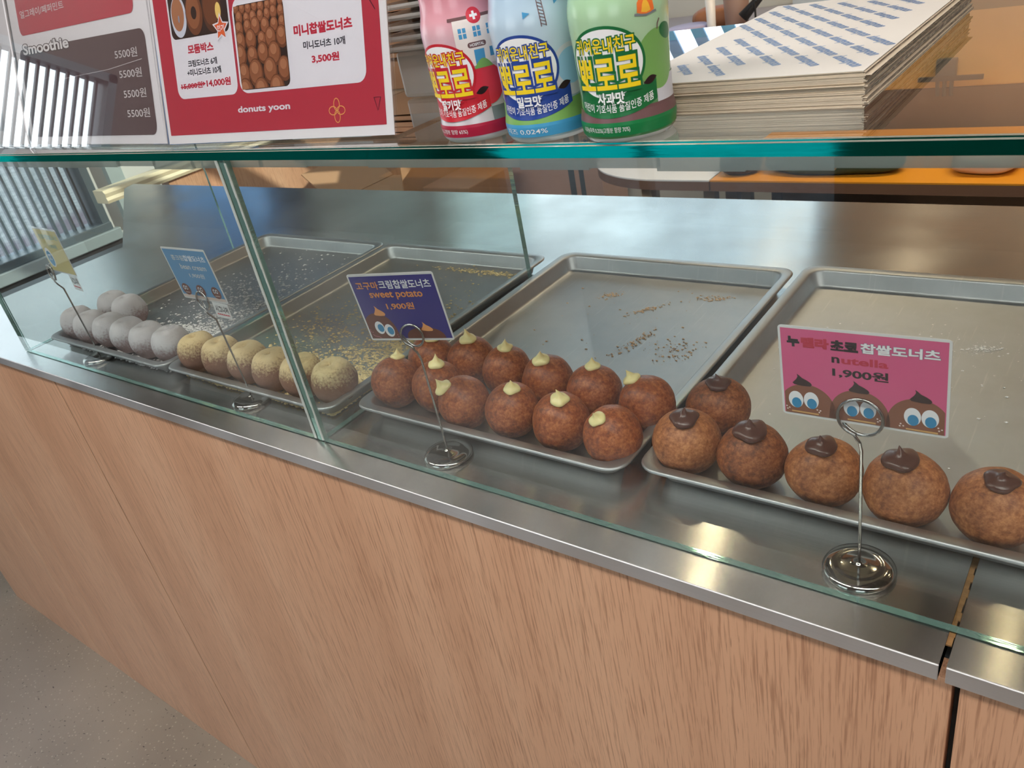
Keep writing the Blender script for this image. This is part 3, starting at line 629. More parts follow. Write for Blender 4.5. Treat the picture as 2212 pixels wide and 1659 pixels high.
# ------------------------------------------------------------------ price cards
LAM = mat('laminated_card', srgb(226, 226, 226), .18, 0., Coat_Weight=.6)
def card(name, c, yaw, lean, roll, w, h, label, art, mats, back=None):
    """laminated card; art(Print) draws in 0..1 card coordinates"""
    u = Vector((math.cos(yaw), math.sin(yaw), 0)); n = Vector((-math.sin(yaw), math.cos(yaw), 0)); v = Vector((0, 0, math.cos(lean))) + n * math.sin(lean)
    u2 = u * math.cos(roll) + v * math.sin(roll); v2 = -u * math.sin(roll) + v * math.cos(roll); C = Vector(c); nn = u2.cross(v2)   # nn points away from the viewer's side
    fr_ = lambda x, y, L=0: C + u2 * (x - .5) * w + v2 * (y - .5) * h + nn * (L * .00010)
    d = nn * -.0005; P = Print().rrect(0, 0, 1, 1, .03, 0, 0); mb = MB(); pts = [fr_(*q) for q in P.v]; N = len(pts)
    mb.add(pts + [p + d for p in pts], [tuple(range(N)), tuple(range(2 * N - 1, N - 1, -1))] + [(k, N + k, N + (k + 1) % N, (k + 1) % N) for k in range(N)])
    o = mb.build(name, LAM); tag(o, label, 'price card')
    p = Print(); art(p); p.build('printed_artwork', fr_, mats, o); return o
K = dict(white=ink(240, 240, 244), dark=ink(52, 44, 44), red=ink(198, 58, 80), brown=ink(140, 92, 72), choc=ink(66, 50, 48), blue=ink(58, 142, 190), tan=ink(214, 168, 108), orange=ink(232, 152, 86), dbrown=ink(112, 66, 54), pinkline=ink(190, 110, 130), black=ink(36, 34, 40))
def dome(p, cx, top, hw, m, L, x0, x1, y0, ty=None):
    P = []
    for k in range(33):
        a = PI * k / 32; x = cx - hw * math.cos(a); y = y0 + (top - y0) * math.sin(a) ** .8
        if x0 <= x <= x1: P.append((x, y))
    P = [(P[0][0], y0)] + P + [(P[-1][0], y0)]; p.poly(P[::-1], m, L)
def drop(p, x, y, w, h, m, L):
    p.poly([(x + w * a, y + h * b) for a, b in ((-.5, .05), (-.42, -.10), (0, -.18), (.42, -.16), (.5, .02), (.44, .2), (.25, .42), (0, .62), (-.12, .82), (-.26, 1.), (-.22, .72), (-.30, .45))], m, L)
def eye(p, x, y, rx, ry, px, py, mw, mb_, L=3):
    p.ell(x, y, rx, ry, mw, L); p.ell(x + px, y + py, rx * .66, ry * .62, mb_, L + 1)
def dots(p, pts, m, L=3):
    for x, y in pts: p.ell(x, y, .0055, .008, m, L, 10)
def pink_art(p):
    p.poly([(.016, .027), (.984, .027), (.984, .973), (.016, .973)], 0, 1)
    for t, a, b, m in (('누', .058, .133, 2), ('텔라', .148, .315, 3), ('초코', .327, .488, 2), ('찹쌀도너츠', .503, .943, 1)): p.text(t, a, .783, b, .888, m, 2, .035, out=(m if m != 1 else 9, .03 if m != 1 else .02))
    p.text('n', .331, .652, .379, .715, 2, 2, .03); p.text('utella', .390, .650, .663, .729, 3, 2, .03)
    p.text('1,900원', .333, .497, .664, .605, 2, 2, .03)
    dome(p, .165, .372, .185, 4, 2, .016, .984, .027); dome(p, .49, .382, .185, 4, 2, .016, .984, .027); dome(p, .835, .376, .185, 4, 2, .016, .984, .027)
    for x, y in ((.14, .375), (.492, .375), (.846, .362)): drop(p, x, y, .125, .11, 5, 4)
    for x, y in ((.094, .190), (.193, .198), (.445, .182), (.545, .186), (.801, .182), (.899, .184)): eye(p, x, y, .048, .095, .004, -.036, 1, 6)
    for x0, x1, y in ((.062, .238, .052), (.42, .59, .049), (.765, .944, .044)): p.poly([(x0, y - .008), (x1, y - .012), (x1, y + .006), (x0, y + .008)], 7, 3)
    dots(p, [(.03, .10), (.035, .07), (.048, .085), (.23, .10), (.25, .095), (.242, .075), (.60, .10), (.615, .085), (.603, .07), (.735, .09), (.75, .07), (.73, .065), (.945, .10), (.965, .085), (.95, .07)], 8)
card('price_card', (-.0695, .0548, .1686), -.0072, -.0184, .0326, .1021, .0688, 'pink price card with three cartoon donut faces, before the chocolate topped donuts', pink_art, [ink(218, 98, 142), K['white'], K['dark'], K['red'], K['brown'], K['choc'], K['blue'], K['tan'], ink(240, 220, 214), ink(110, 110, 140)])
def purple_art(p):
    p.poly([(.018, .032), (.982, .032), (.982, .967), (.018, .967)], 0, 1)
    p.text('고구마', .066, .775, .330, .888, 1, 2, .022); p.text('크림찹쌀도너츠', .340, .780, .936, .903, 2, 2, .022)
    p.text('sweet potato', .189, .622, .808, .745, 1, 2, .02); p.text('1,900원', .338, .470, .664, .578, 1, 2, .02)
    dome(p, .165, .425, .205, 3, 2, .018, .982, .032); dome(p, .685, .200, .225, 3, 2, .018, .982, .032)
    drop(p, .222, .408, .135, .13, 4, 4); drop(p, .722, .165, .135, .12, 4, 4)
    for x, y in ((.160, .202), (.268, .158)): eye(p, x, y, .056, .098, .012, -.004, 2, 5)
    p.line([(.045, .10), (.06, .075), (.085, .065), (.11, .06), (.135, .04)], .008, 6, 3); dots(p, [(.034, .17), (.03, .14), (.052, .13), (.345, .09), (.35, .06)], 6)
card('price_card', (-.4713, .0533, .1739), .2772, -.1409, .0024, .0891, .0738, 'purple price card for the sweet potato donuts', purple_art, [ink(62, 58, 132), K['orange'], K['white'], K['dbrown'], ink(238, 164, 104), K['blue'], K['pinkline']])
def sticker(p, x0, x1, y0, y1, mw, mk_, mr):
    p.poly([(x0, y0), (x1, y0), (x1, y1), (x0, y1)], mw, 3); p.text('시그니처', x0 + .02, y0 + (y1 - y0) * .36, x1 - .02, y1 - (y1 - y0) * .12, mk_, 4, .02)
    p.line([(x0 + .02 + (x1 - x0 - .04) * k / 12, y0 + (y1 - y0) * (.18 + .05 * (k % 2))) for k in range(13)], .02, mr, 4)
def blue_art(p):
    p.poly([(.022, .03), (.978, .03), (.978, .965), (.022, .965)], 0, 1)
    p.text('콩크림', .16, .76, .44, .86, 1, 2, .015); p.text('찹쌀도너츠', .45, .76, .93, .87, 2, 2, .02)
    p.text('bean cream', .28, .60, .86, .70, 1, 2, .015); p.text('1,900원', .40, .44, .74, .53, 1, 2, .015)
    p.poly([(.022, .03), (.978, .03), (.978, .085), (.022, .085)], 3, 2)
    for x in (.16, .5, .84): p.ell(x, .19, .095, .115, 4, 3); eye(p, x - .03, .22, .022, .04, .004, 0, 2, 5, 4); eye(p, x + .025, .22, .022, .04, .004, 0, 2, 5, 4); p.line([(x - .05, .13), (x + .05, .13)], .012, 3, 4)
cb = card('price_card', (-.8010, .0510, .1792), -.0332, -.0567, .0315, .0958, .067, 'light blue price card for the bean cream donuts', blue_art, [ink(92, 146, 190), ink(206, 206, 206), K['white'], ink(208, 190, 180), K['dbrown'], K['black']])
def tag_sticker(parent, c, yaw, w, h, label):
    u = Vector((math.cos(yaw), math.sin(yaw), 0)); n = Vector((-math.sin(yaw), math.cos(yaw), 0)); C = Vector(c); v = Vector((0, 0, 1))
    fr_ = lambda x, y, L=0: C + u * (x - .5) * w + v * (y - .5) * h - n * (L * .0001)
    pts = [fr_(*q) for q in ((0, 0), (1, 0), (1, 1), (0, 1))]; d = n * .0004
    o = MB().add(pts + [p + d for p in pts], [(0, 1, 2, 3), (7, 6, 5, 4), (0, 4, 5, 1), (1, 5, 6, 2), (2, 6, 7, 3), (3, 7, 4, 0)]).build('hanging_sticker', LAM, parent); o['label'] = label
    p = Print(); p.text('시그니처', .10, .36, .92, .82, 0, 1, .025); p.line([(.12 + .78 * k / 12, .20 + .05 * (k % 2)) for k in range(13)], .07, 1, 1)
    p.build('sticker_lettering', fr_, [K['black'], ink(206, 40, 60)], o)
tag_sticker(cb, (-.7700, .0508, .1370), -.0332, .032, .019, 'white sticker')
def yellow_art(p):
    p.poly([(.022, .03), (.978, .03), (.978, .965), (.022, .965)], 0, 1)
    p.text('인절미', .16, .76, .44, .86, 1, 2, .015); p.text('찹쌀도너츠', .45, .76, .93, .87, 1, 2, .02); p.text('1,900원', .40, .56, .74, .66, 1, 2, .015)
    p.ell(.20, .33, .15, .22, 2, 2); p.ell(.20, .31, .115, .17, 3, 3); eye(p, .165, .34, .03, .07, .004, 0, 2, 4, 4); eye(p, .235, .34, .03, .07, .004, 0, 2, 4, 4)
cy_ = card('price_card', (-1.1400, .0500, .1860), -.10, -.0104, .026, .0930, .0674, 'yellow price card for the white sugared donuts, far left', yellow_art, [ink(206, 190, 120), ink(120, 170, 170), K['white'], K['blue'], ink(70, 110, 140)])
tag_sticker(cy_, (-1.1130, .0478, .1420), -.10, .030, .024, 'white sticker')

# ------------------------------------------------------------------ menus on the shelf
def menu(name, P0, P1, H, label, art, mats, lean=15.6, sheet=M_SHEET):
    P0, P1 = Vector(P0), Vector(P1); u = (P1 - P0); Wd = u.length; u.normalize(); n = Vector((-u.y, u.x, 0)); t = math.radians(lean); v = Vector((0, 0, math.cos(t))) + n * math.sin(t); nn = u.cross(v)
    # the sheet faces the viewer: outward normal is -nn
    fr_ = lambda x, y, L=0: P0 + u * x * .001 + v * y * .001 + nn * L
    root = empty(name, P0); tag(root, label, 'menu')
    inv = lambda p: p - P0
    def slab(nm, x0, y0, x1, y1, d0, d1, m, bev=0):
        pts = [inv(fr_(x, y, d)) for d in (d0, d1) for x, y in ((x0, y0), (x1, y0), (x1, y1), (x0, y1))]
        return MB().add(pts, [(0, 1, 2, 3), (7, 6, 5, 4), (0, 4, 5, 1), (1, 5, 6, 2), (2, 6, 7, 3), (3, 7, 4, 0)]).build(nm, m, root)
    w = Wd * 1000
    sh_ = slab('menu_sheet', 2, 3, w - 2, H - 3, -.0004, .0004, sheet)
    slab('acrylic_front', 0, 0, w, H, .0030, .0012, M_ACRYL); slab('acrylic_back', 0, 0, w, H, -.0010, -.0028, M_ACRYL)
    # folded foot of the stand, lying on the shelf behind the sheet
    a, b = inv(P0), inv(P1); back = n * .07; up = Vector((0, 0, .0022))
    q = [a, b, b + back, a + back]; z0 = Vector((0, 0, .0003))
    MB().add([p + z0 for p in q] + [p + z0 + up for p in q], [(3, 2, 1, 0), (4, 5, 6, 7), (0, 1, 5, 4), (1, 2, 6, 5), (2, 3, 7, 6), (3, 0, 4, 7)]).build('acrylic_foot', M_ACRYL, root)
    p = Print(); art(p); p.build('printed_artwork', lambda x, y, L=0: inv(fr_(x, y, .0005 + L * .00009)), mats, sh_)
    return root
def nut_cluster(p, x0, y0, x1, y1, seed, dark, cols, L=3, r0=7.5):
    p.rrect(x0, y0, x1, y1, 6, dark, L)
    rnd = random.Random(seed); rows = []
    y = y1 - 3; r = r0 * .45
    while y > y0 - r * .4:
        x = x0 + r * .4 + rnd.uniform(0, r)
        while x < x1 - r * .3:
            q = r * rnd.uniform(.85, 1.1); rows.append((x, y + rnd.uniform(-1, 1), q)); x += q * 2.0
        y -= r * 1.75; r *= 1.17
    for i, (x, y, q) in enumerate(rows):
        c = (x0 + .5, y0 + .5, x1 - .5, y1 - .5)
        if not (x0 + q * .3 < x < x1 - q * .3): continue
        p.ell(x, y, q, q * 1.22, cols[0], L + 1 + i * .02, 26, clip=c); p.ell(x - q * .05, y + q * .12, q * .84, q * 1.0, cols[1], L + 1.01 + i * .02, 24, clip=c); p.ell(x - q * .12, y + q * .42, q * .5, q * .5, cols[2], L + 1.012 + i * .02, 18, clip=c)
def red_art(p):
    p.poly([(7, 11), (303, 11), (303, 205), (7, 205)], 0, 1)
    p.rrect(29, 44, 121.8, 195, 9, 1, 2); p.rrect(126, 43.8, 285, 122, 10, 1, 2)
    # donut photo, left box
    p.rrect(31.5, 97, 119.5, 165, 6, 8, 3)
    for x, y, rx, ry, a, b in ((46, 116, 12, 18, 4, 12), (70, 116, 13, 18, 9, 10), (97, 117, 14, 19, 11, 9), (52, 148, 13, 14, 11, 9), (82, 150, 13, 13, 4, 12), (106, 150, 11, 13, 9, 10)):
        c = (32, 97.5, 119, 165); p.ell(x, y, rx, ry, a, 4, clip=c); p.ell(x - 1, y + 2, rx * .8, ry * .8, b, 4.5, clip=c)
    p.ell(70, 117, 4.2, 5.5, 8, 5); p.ell(46, 114, 1.2, 3.2, 13, 5); p.ell(106, 115, 4, 7, 14, 5)
    st = [(107.5 + (13 if k % 2 == 0 else 6.3) * math.sin(k * PI / 5) * .95, 100.5 + (13 if k % 2 == 0 else 6.3) * math.cos(k * PI / 5)) for k in range(10)]
    st2 = [(107.5 + (10 if k % 2 == 0 else 5) * math.sin(k * PI / 5) * .95, 100.5 + (10 if k % 2 == 0 else 5) * math.cos(k * PI / 5)) for k in range(10)]
    p.fan((107.5, 100.5), st[::-1], 1, 6); p.fan((107.5, 100.5), st2[::-1], 5, 7); p.text('인기', 102.5, 97.8, 112.5, 103.2, 1, 8, .02)
    p.text('모둠박스', 53.5, 82.7, 93, 90.9, 2, 3, .04); p.text('크림도너츠 6개', 51, 71.5, 95.8, 77.6, 3, 3, .03); p.text('+미니도너츠 10개', 48, 63.6, 100.2, 69.8, 3, 3, .03)
    p.text('15,000원', 35.8, 52.2, 69.5, 58.2, 2, 3, .035); p.line([(34.6, 54.6), (70.5, 55.9)], 1.1, 2, 4); p.poly([(70.3, 54.0), (74.8, 56.0), (70.3, 58.0)], 2, 3); p.text('14,000원', 76, 52, 112.5, 59.5, 2, 3, .035)
    p.rrect(125.2, 44.4, 196.4, 118.5, 9, 1, 3); nut_cluster(p, 127.6, 46.6, 194, 116, 11, 8, (9, 10, 12), 4, 9.5)
    p.text('미니찹쌀도너츠', 204, 84.2, 273.3, 93, 2, 3, .045); p.text('미니도너츠 10개', 214.2, 73.4, 264, 79.6, 3, 3, .03); p.text('3,500원', 223, 61.6, 255.8, 68.8, 2, 3, .035)
    p.text('donuts yoon', 118, 26.2, 190.2, 33.4, 1, 3, .03)
    for k in range(4):
        a = PI / 2 * k; p.line([(248 + 7.4 * math.cos(a) * (1 + math.cos(t)) * .64 - 3.3 * math.sin(t) * math.sin(a), 24 + 7.4 * math.sin(a) * (1 + math.cos(t)) * .64 + 3.3 * math.sin(t) * math.cos(a)) for t in [PI + 2 * PI * q / 22 for q in range(23)]], .75, 7, 3)
    p.line([(291.2, 31.9), (298.6, 31.9), (294.8, 22)], .8, 6, 3, True); p.line([(289, 112), (294, 102), (299, 95)], .7, 6, 3)
menu('menu_stand', (-.7336, .0425, ZT + .0004), (-.4212, .0525, ZT + .0004), 212, 'red menu stand with two donut photos and prices, beside the bottles', red_art,
     [ink(186, 52, 70), ink(228, 226, 232), ink(196, 44, 66), ink(52, 52, 62), ink(206, 210, 222), ink(226, 106, 58), ink(70, 30, 50), ink(236, 170, 96), ink(58, 40, 34), ink(118, 70, 44), ink(150, 94, 62), ink(92, 56, 38), ink(176, 120, 86), ink(150, 150, 165), ink(236, 204, 120)])
def smoothie_art(p):
    p.rrect(26, 128, 311, 205, 9, 0, 2); p.rrect(13.5, 12, 326, 113, 10, 1, 2)
    p.text('얼그레이/페퍼민트', 35, 146.5, 156, 154.8, 4, 3, .008)
    p.text('Smoothie', 27, 106.5, 154, 118.5, 3, 6, .028, out=(2, .05))
    for x, y in ((258, 88), (262, 68.6), (265.5, 49), (267.5, 29.6)): p.text('5500원', x, y, x + 48, y + 8.9, 4, 3, .004)
    p.line([(118, 75), (240, 79), (314, 85)], .5, 4, 3)
menu('menu_stand', (-1.0816, .0607, ZT + .0004), (-.7375, .0450, ZT + .0004), 212, 'drinks menu stand with Smoothie prices, left of the red menu', smoothie_art, [ink(190, 60, 78), ink(92, 70, 72), ink(70, 56, 60), ink(232, 230, 230), ink(216, 212, 212)])
menu('menu_stand', (-1.4120, .0800, ZT + .0004), (-1.0880, .0620, ZT + .0004), 212, 'leftmost menu stand, only its blank right edge in view', lambda p: p.rrect(20, 20, 250, 150, 10, 0, 2), [ink(178, 180, 184)])

# ------------------------------------------------------------------ bottles
def brad(z):
    """outer radius of the bottle at height z"""
    pts = [(0, .0262), (.003, .0288), (.010, .0298), (.013, .0296), (.018, .0286), (.026, .0282), (.040, .0285), (.055, .0292), (.066, .0300), (.073, .0302), (.078, .0296), (.084, .0280), (.090, .0270), (.098, .0268), (.106, .0276), (.114, .0288), (.124, .0288), (.134, .0268), (.142, .0225), (.148, .0165), (.152, .0140)]
    for (a, r), (b, q) in zip(pts, pts[1:]):
        if a <= z <= b: return r + (q - r) * (z - a) / (b - a)
    return pts[-1][1]
M_PET = mat('clear_bottle_plastic', (.85, .88, .86), .08, 0., Alpha=.55)
def bottle(x, y, face, label, base, band, deep, text_c, flavor, small, extra):
    """face: direction (radians) the label centre looks to; base/band/deep are label inks"""
    t = empty('drink_bottle', (x, y, ZT + .0003)); tag(t, label, 'bottle', 'juice bottles on the glass shelf')
    z = [0, .0012, .003, .006, .010, .013, .018, .026, .033, .040, .048, .055, .061, .066, .070, .073, .0755, .078, .081, .084, .087, .090, .094, .098, .102, .106, .110, .114, .119, .124, .129, .134, .138, .142, .145, .148, .152]
    prof = [(brad(q), q) for q in z]; ms = [(1 if b < .0045 else 0) for b in z[1:]]
    lab = sleeve_mat(base)
    MB().lathe(prof, 64, ms=ms).build('body', [lab, M_PET], t, True)
    MB().lathe([(.0150, .152), (.0158, .153), (.0158, .168), (.0145, .170), (.001, .1702)], 40).build('cap', band, t, True)
    def wrap(px, pz, L=0):
        r = brad(max(0, min(.15, pz * .001))) + .00022 + L * .00010; a = face + px * .001 / .0290
        return Vector((r * math.cos(a), r * math.sin(a), pz * .001))
    P = Print()
    # bottom band with small print
    P.grid(lambda u, v: (-91 + 182 * u, 4.4 + 8.4 * v), 72, 4, 0, 1); P.text(small, -30, 6.3, 4, 10.2, 1, 2, .004)
    extra(P)
    # ribbon along the lower front
    rib = lambda u, v: (-30 + 54 * u, 15.5 + 9 * ((u - .42) * 1.5) ** 2 + 13.5 * v - 2.0 * v * (u - .5))
    P.grid(rib, 26, 8, 2, 3); P.grid(lambda u, v: (15 + 9.5 * u, 32.4 + 2.5 * u + (2.3 * math.sin(PI * u)) * (v - .5) * 2), 8, 4, 5, 4)
    P.text('어린이 기호식품 품질인증 제품', -28, 18.5, 21, 23.5, 1, 4, .006, warp=lambda a, b: (a, b + 8.0 * (((a + 30) / 54 - .42) * 1.35) ** 2))
    # oval badge
    P.ell(-7, 46.5, 24.5, 21.2, 2, 5, 56); P.ell(-7, 46.5, 22.8, 19.4, 1, 6, 56)
    P.text('귀여운내친구', -25.5, 52.6, 12, 61.2, 3, 7, .016, out=(2, .085)); P.text('뽀로로', -27.0, 32, 13.0, 50, 3, 9, .022, out=(2, .09))
    P.text(flavor, -14, 23.5, 3, 30.5, 1, 11, .03, out=(deep_i, .06))
    P.build('label_print', wrap, [band, text_c, deep, ink(246, 214, 30), ink(60, 60, 70), ink(40, 20, 24), ink(70, 150, 200), ink(236, 226, 222), ink(216, 50, 70), ink(120, 170, 90), ink(110, 78, 80), ink(150, 196, 226), ink(120, 126, 132), ink(240, 120, 50), ink(206, 206, 214), ink(250, 190, 60)], t, 2.2)
deep_i = 2
SL = {}
def sleeve_mat(cols):
    """label sleeve, colour changing with height"""
    m = mat('label_sleeve', cols[0], .22, 0., Coat_Weight=.5); nt, b = parts_of(m); t = nd(nt, 'TexCoord'); sp = nd(nt, 'SeparateXYZ', {0: t.outputs['Object']})
    mr = nd(nt, 'MapRange', {'Value': sp.outputs['Z'], 'From Min': 0., 'From Max': .15}); c = ramp(nt, mr.outputs[0], [(p, q) for p, q in cols[1]]); nt.links.new(c, b.inputs['Base Color']); return m
def straw(p):
    p.ell(24, 37, 13, 13.5, 8, 2, 40); p.grid(lambda u, v: (17 + 14 * u, 48 + 6 * v * math.sin(PI * u)), 10, 4, 9, 3)
    # hospital front
    p.grid(lambda u, v: (8 + 30 * u, 50 + 30 * v), 14, 12, 7, 1.2); p.grid(lambda u, v: (5 + 36 * u, 79.5 + 2 * v), 14, 2, 10, 1.4); p.ell(23, 81, 5, 5, 8, 1.8); p.grid(lambda u, v: (20.4 + 5.2 * u, 80.2 + 1.6 * v), 4, 2, 1, 2.2); p.grid(lambda u, v: (22.2 + 1.6 * u, 78.4 + 5.2 * v), 2, 4, 1, 2.2)
    for x in (11, 20.5, 30): p.grid(lambda u, v: (x + 5 * u, 68 + 6.5 * v), 4, 4, 6, 1.6); p.grid(lambda u, v: (x + 2.2 + .6 * u, 68 + 6.5 * v), 1, 4, 7, 1.8); p.grid(lambda u, v: (x + 5 * u, 71 + .6 * v), 4, 1, 7, 1.8)
    p.rrect(15.5, 61.5, 28, 65, 1.6, 10, 1.6, True); p.text('HOSPITAL', 17, 62.3, 26.6, 64.2, 1, 2.2, .02); p.grid(lambda u, v: (19 + 7 * u, 50 + 10 * v), 4, 6, 6, 1.6); p.grid(lambda u, v: (30 + 4 * u, 54 + 6 * v), 4, 4, 6, 1.6)
    p.grid(lambda u, v: (24 + 40 * u, 12.8 + 9 * v), 20, 5, 12, 1.1)
def milk(p):
    p.grid(lambda u, v: (-91 + 182 * u, 12.8 + 13 * v + 2 * math.sin(u * 9) * v), 60, 6, 9, 1.1); p.ell(27, 42, 15, 16, 14, 1.5); p.ell(27, 44, 11, 11, 11, 1.7)
    # floodlight tower and flags
    p.grid(lambda u, v: (4 + 12 * u, 88 + 9 * v), 10, 6, 14, 1.4)
    for k in range(4): p.line([(4, 89 + k * 2.3), (10, 89.4 + k * 2.3), (16, 89 + k * 2.3)], .6, 10, 1.7)
    p.line([(3.5, 87.3), (10, 87.5), (17, 87.3)], .9, 10, 1.6); p.line([(9, 87), (9.5, 78), (10, 70)], .5, 10, 1.5); p.line([(12, 87), (12.5, 78), (13, 70)], .5, 10, 1.5)
    for k in range(8): p.line([(9.1 + k * .1, 86 - k * 2), (12.3 + k * .1, 84.6 - k * 2)], .4, 10, 1.5)
    p.fan((1.5, 78), [(-.5, 80), (-.5, 76), (4, 78.6)], 6, 1.5); p.fan((22, 83), [(20, 85), (20, 81), (24.5, 83.6)], 6, 1.5)
def apple(p):
    p.ell(27, 44, 15, 17, 9, 1.5); p.ell(24, 50, 8, 8, 9, 1.7); p.line([(27, 60), (27.5, 63), (29, 65.5)], .9, 10, 1.9); p.ell(35, 58, 6.5, 4.4, 2, 1.9, rot=-.4)
    p.grid(lambda u, v: (-91 + 182 * u, 12.8 + 7 * v), 60, 4, 10, 1.1); p.grid(lambda u, v: (24 + 36 * u, 19.8 + 14 * v), 16, 6, 14, 1.0)
    # camp fire
    p.fan((20, 76), [(14.5, 71), (17, 70), (20, 69.6), (23, 70), (25.5, 71), (25, 76), (23.5, 79), (23, 83), (21.5, 80), (20.4, 85), (18.6, 80.5), (17.5, 82), (16.4, 78), (15, 76)], 13, 1.6); p.fan((20, 73), [(17, 71), (20, 70.3), (23, 71), (22, 75), (20, 78.5), (18, 75)], 15, 2.0); p.line([(13, 70.2), (20, 69), (27, 70.2)], 1.2, 12, 1.5)
WHT = ink(244, 244, 246)
bottle(-.3408, .0630, math.radians(-80), 'drink bottle with a red strawberry label, leftmost of the three', (srgb(222, 200, 206), [(.0, srgb(196, 190, 196)), (.30, srgb(216, 206, 212)), (.55, srgb(222, 160, 172)), (.85, srgb(206, 92, 112))]), ink(176, 28, 62), ink(196, 30, 46), WHT, '딸기맛', '0.22%(고형분 함량 65%)', straw)
bottle(-.2775, .0588, math.radians(-67), 'drink bottle with a blue milk label, between the red and the green one', (srgb(190, 214, 232), [(.0, srgb(160, 190, 200)), (.30, srgb(196, 214, 226)), (.6, srgb(180, 206, 228)), (.9, srgb(150, 190, 226))]), ink(70, 158, 206), ink(34, 66, 148), WHT, '밀크맛', '치즈 0.024%', milk)
bottle(-.2142, .0555, math.radians(-68), 'drink bottle with a green apple label, beside the wrapping paper', (srgb(176, 214, 170), [(.0, srgb(70, 130, 80)), (.12, srgb(90, 140, 90)), (.3, srgb(176, 206, 166)), (.6, srgb(170, 210, 170)), (.9, srgb(150, 206, 150))]), ink(18, 122, 66), ink(16, 106, 54), WHT, '사과맛', '사과농축액 0.25%(고형분 함량 70%)', apple)

# ------------------------------------------------------------------ wrapping paper stack on the shelf
PX0, PX1, PY0, PY1, PH = -.2380, -.0815, .0880, .3850, .0215
st = empty('wrapping_paper_stack', ((PX0 + PX1) / 2, (PY0 + PY1) / 2, ZT)); tag(st, 'thick stack of white wrapping paper printed with blue words, on the shelf', 'paper stack')
mb = MB(); rnd = random.Random(4); hx, hy = (PX1 - PX0) / 2, (PY1 - PY0) / 2
NS = 42
for k in range(NS):
    j = .0012 if k < NS - 1 else 0; dx, dy, d2 = rnd.gauss(0, j * .5), rnd.gauss(0, j * .4), rnd.gauss(0, j); z0 = .0004 + k * (PH - .0006) / NS; z1 = z0 + (PH / NS) * .72
    mb.box((-hx + dx, -hy + dy, z0), (hx + dx + abs(d2), hy + dy, z1), 0)
mpe = mat('shaded_speckled_edges', (.2, .2, .2), .7); ntp, bp_ = parts_of(mpe); tp = nd(ntp, 'TexCoord'); mpp = nd(ntp, 'Mapping', {'Vector': tp.outputs['Object'], 'Scale': (60., 120., 500.)}); npz = nd(ntp, 'TexNoise', {'Vector': mpp.outputs[0], 'Scale': 1., 'Detail': 4.})
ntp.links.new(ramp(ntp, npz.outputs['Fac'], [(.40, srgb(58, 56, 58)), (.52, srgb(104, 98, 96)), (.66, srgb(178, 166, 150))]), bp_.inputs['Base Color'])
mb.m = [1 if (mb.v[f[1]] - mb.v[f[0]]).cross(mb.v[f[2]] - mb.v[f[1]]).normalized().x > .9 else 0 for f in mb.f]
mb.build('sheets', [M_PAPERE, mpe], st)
# right-hand edges: printed speckles, their shade painted in as dark colour
MB().box((-hx, -hy, PH - .00035), (hx, hy, PH), 0).build('top_sheet', M_PAPER, st)
p = Print(); ang = math.radians(-57); cu, cv = math.cos(ang), math.sin(ang)
V, F = text_geo('donutsyoon', .03); bx = max(v[0] for v in V); by = max(v[1] for v in V)
for r in range(-16, 17):
    for c in range(-6, 7):
        ox = c * .0455 + (r % 2) * .023; oy = r * .0172; pts = []
        for v in V:
            a, b = v[0] / bx * .040 + ox, v[1] / by * .0080 + oy; pts.append((a * cu - b * cv, a * cv + b * cu))
        if all(-hx - .000 < q[0] < hx - .000 and -hy + .001 < q[1] < hy - .001 for q in pts):
            o = len(p.v); p.v += [(q[0], q[1], 1) for q in pts]; p.f += [tuple(i + o for i in f) for f in F]; p.m += [0] * len(F)
p.build('printed_words', lambda x, y, L=0: Vector((x, y, PH + .00012)), [ink(128, 156, 198, .5)], st)
# ------------------------------------------------------------------ things behind the menus on the shelf
bx_ = empty('flattened_boxes', (-.585, .300, ZT)); tag(bx_, 'pile of folded brown corrugated boxes on the shelf behind the red menu', 'cardboard')
mb = MB()
for k in range(14): mb.box((-.075 + rnd.uniform(-.003, .003), -.055 + rnd.uniform(-.003, .003), .033 + k * .0062), (.025 + rnd.uniform(-.002, .002), .10, .033 + k * .0062 + .0048), 0)
mb.build('corrugated_sheets', M_CARD2, bx_); MB().box((-.078, -.052, .0005), (.018, .10, .032), bev=.001).build('carton_base', M_CARD2, bx_)
M_CLEAR = mat('clear_plastic_tub', (.74, .72, .70), .15, 0., Alpha=.6)
tb = empty('plastic_tub_stack', (-.515, .250, ZT)); tag(tb, 'stack of nested clear plastic tubs behind the strawberry bottle', 'plastic tubs')
mb = MB()
for k in range(11): z = .0006 + .045 + k * .009; mb.box((-.045, -.065, z), (.075, .07, z + .0045), bev=.002)
mb.box((-.032, -.052, .0006), (.062, .058, .044), bev=.004); mb.build('tubs', M_CLEAR, tb)

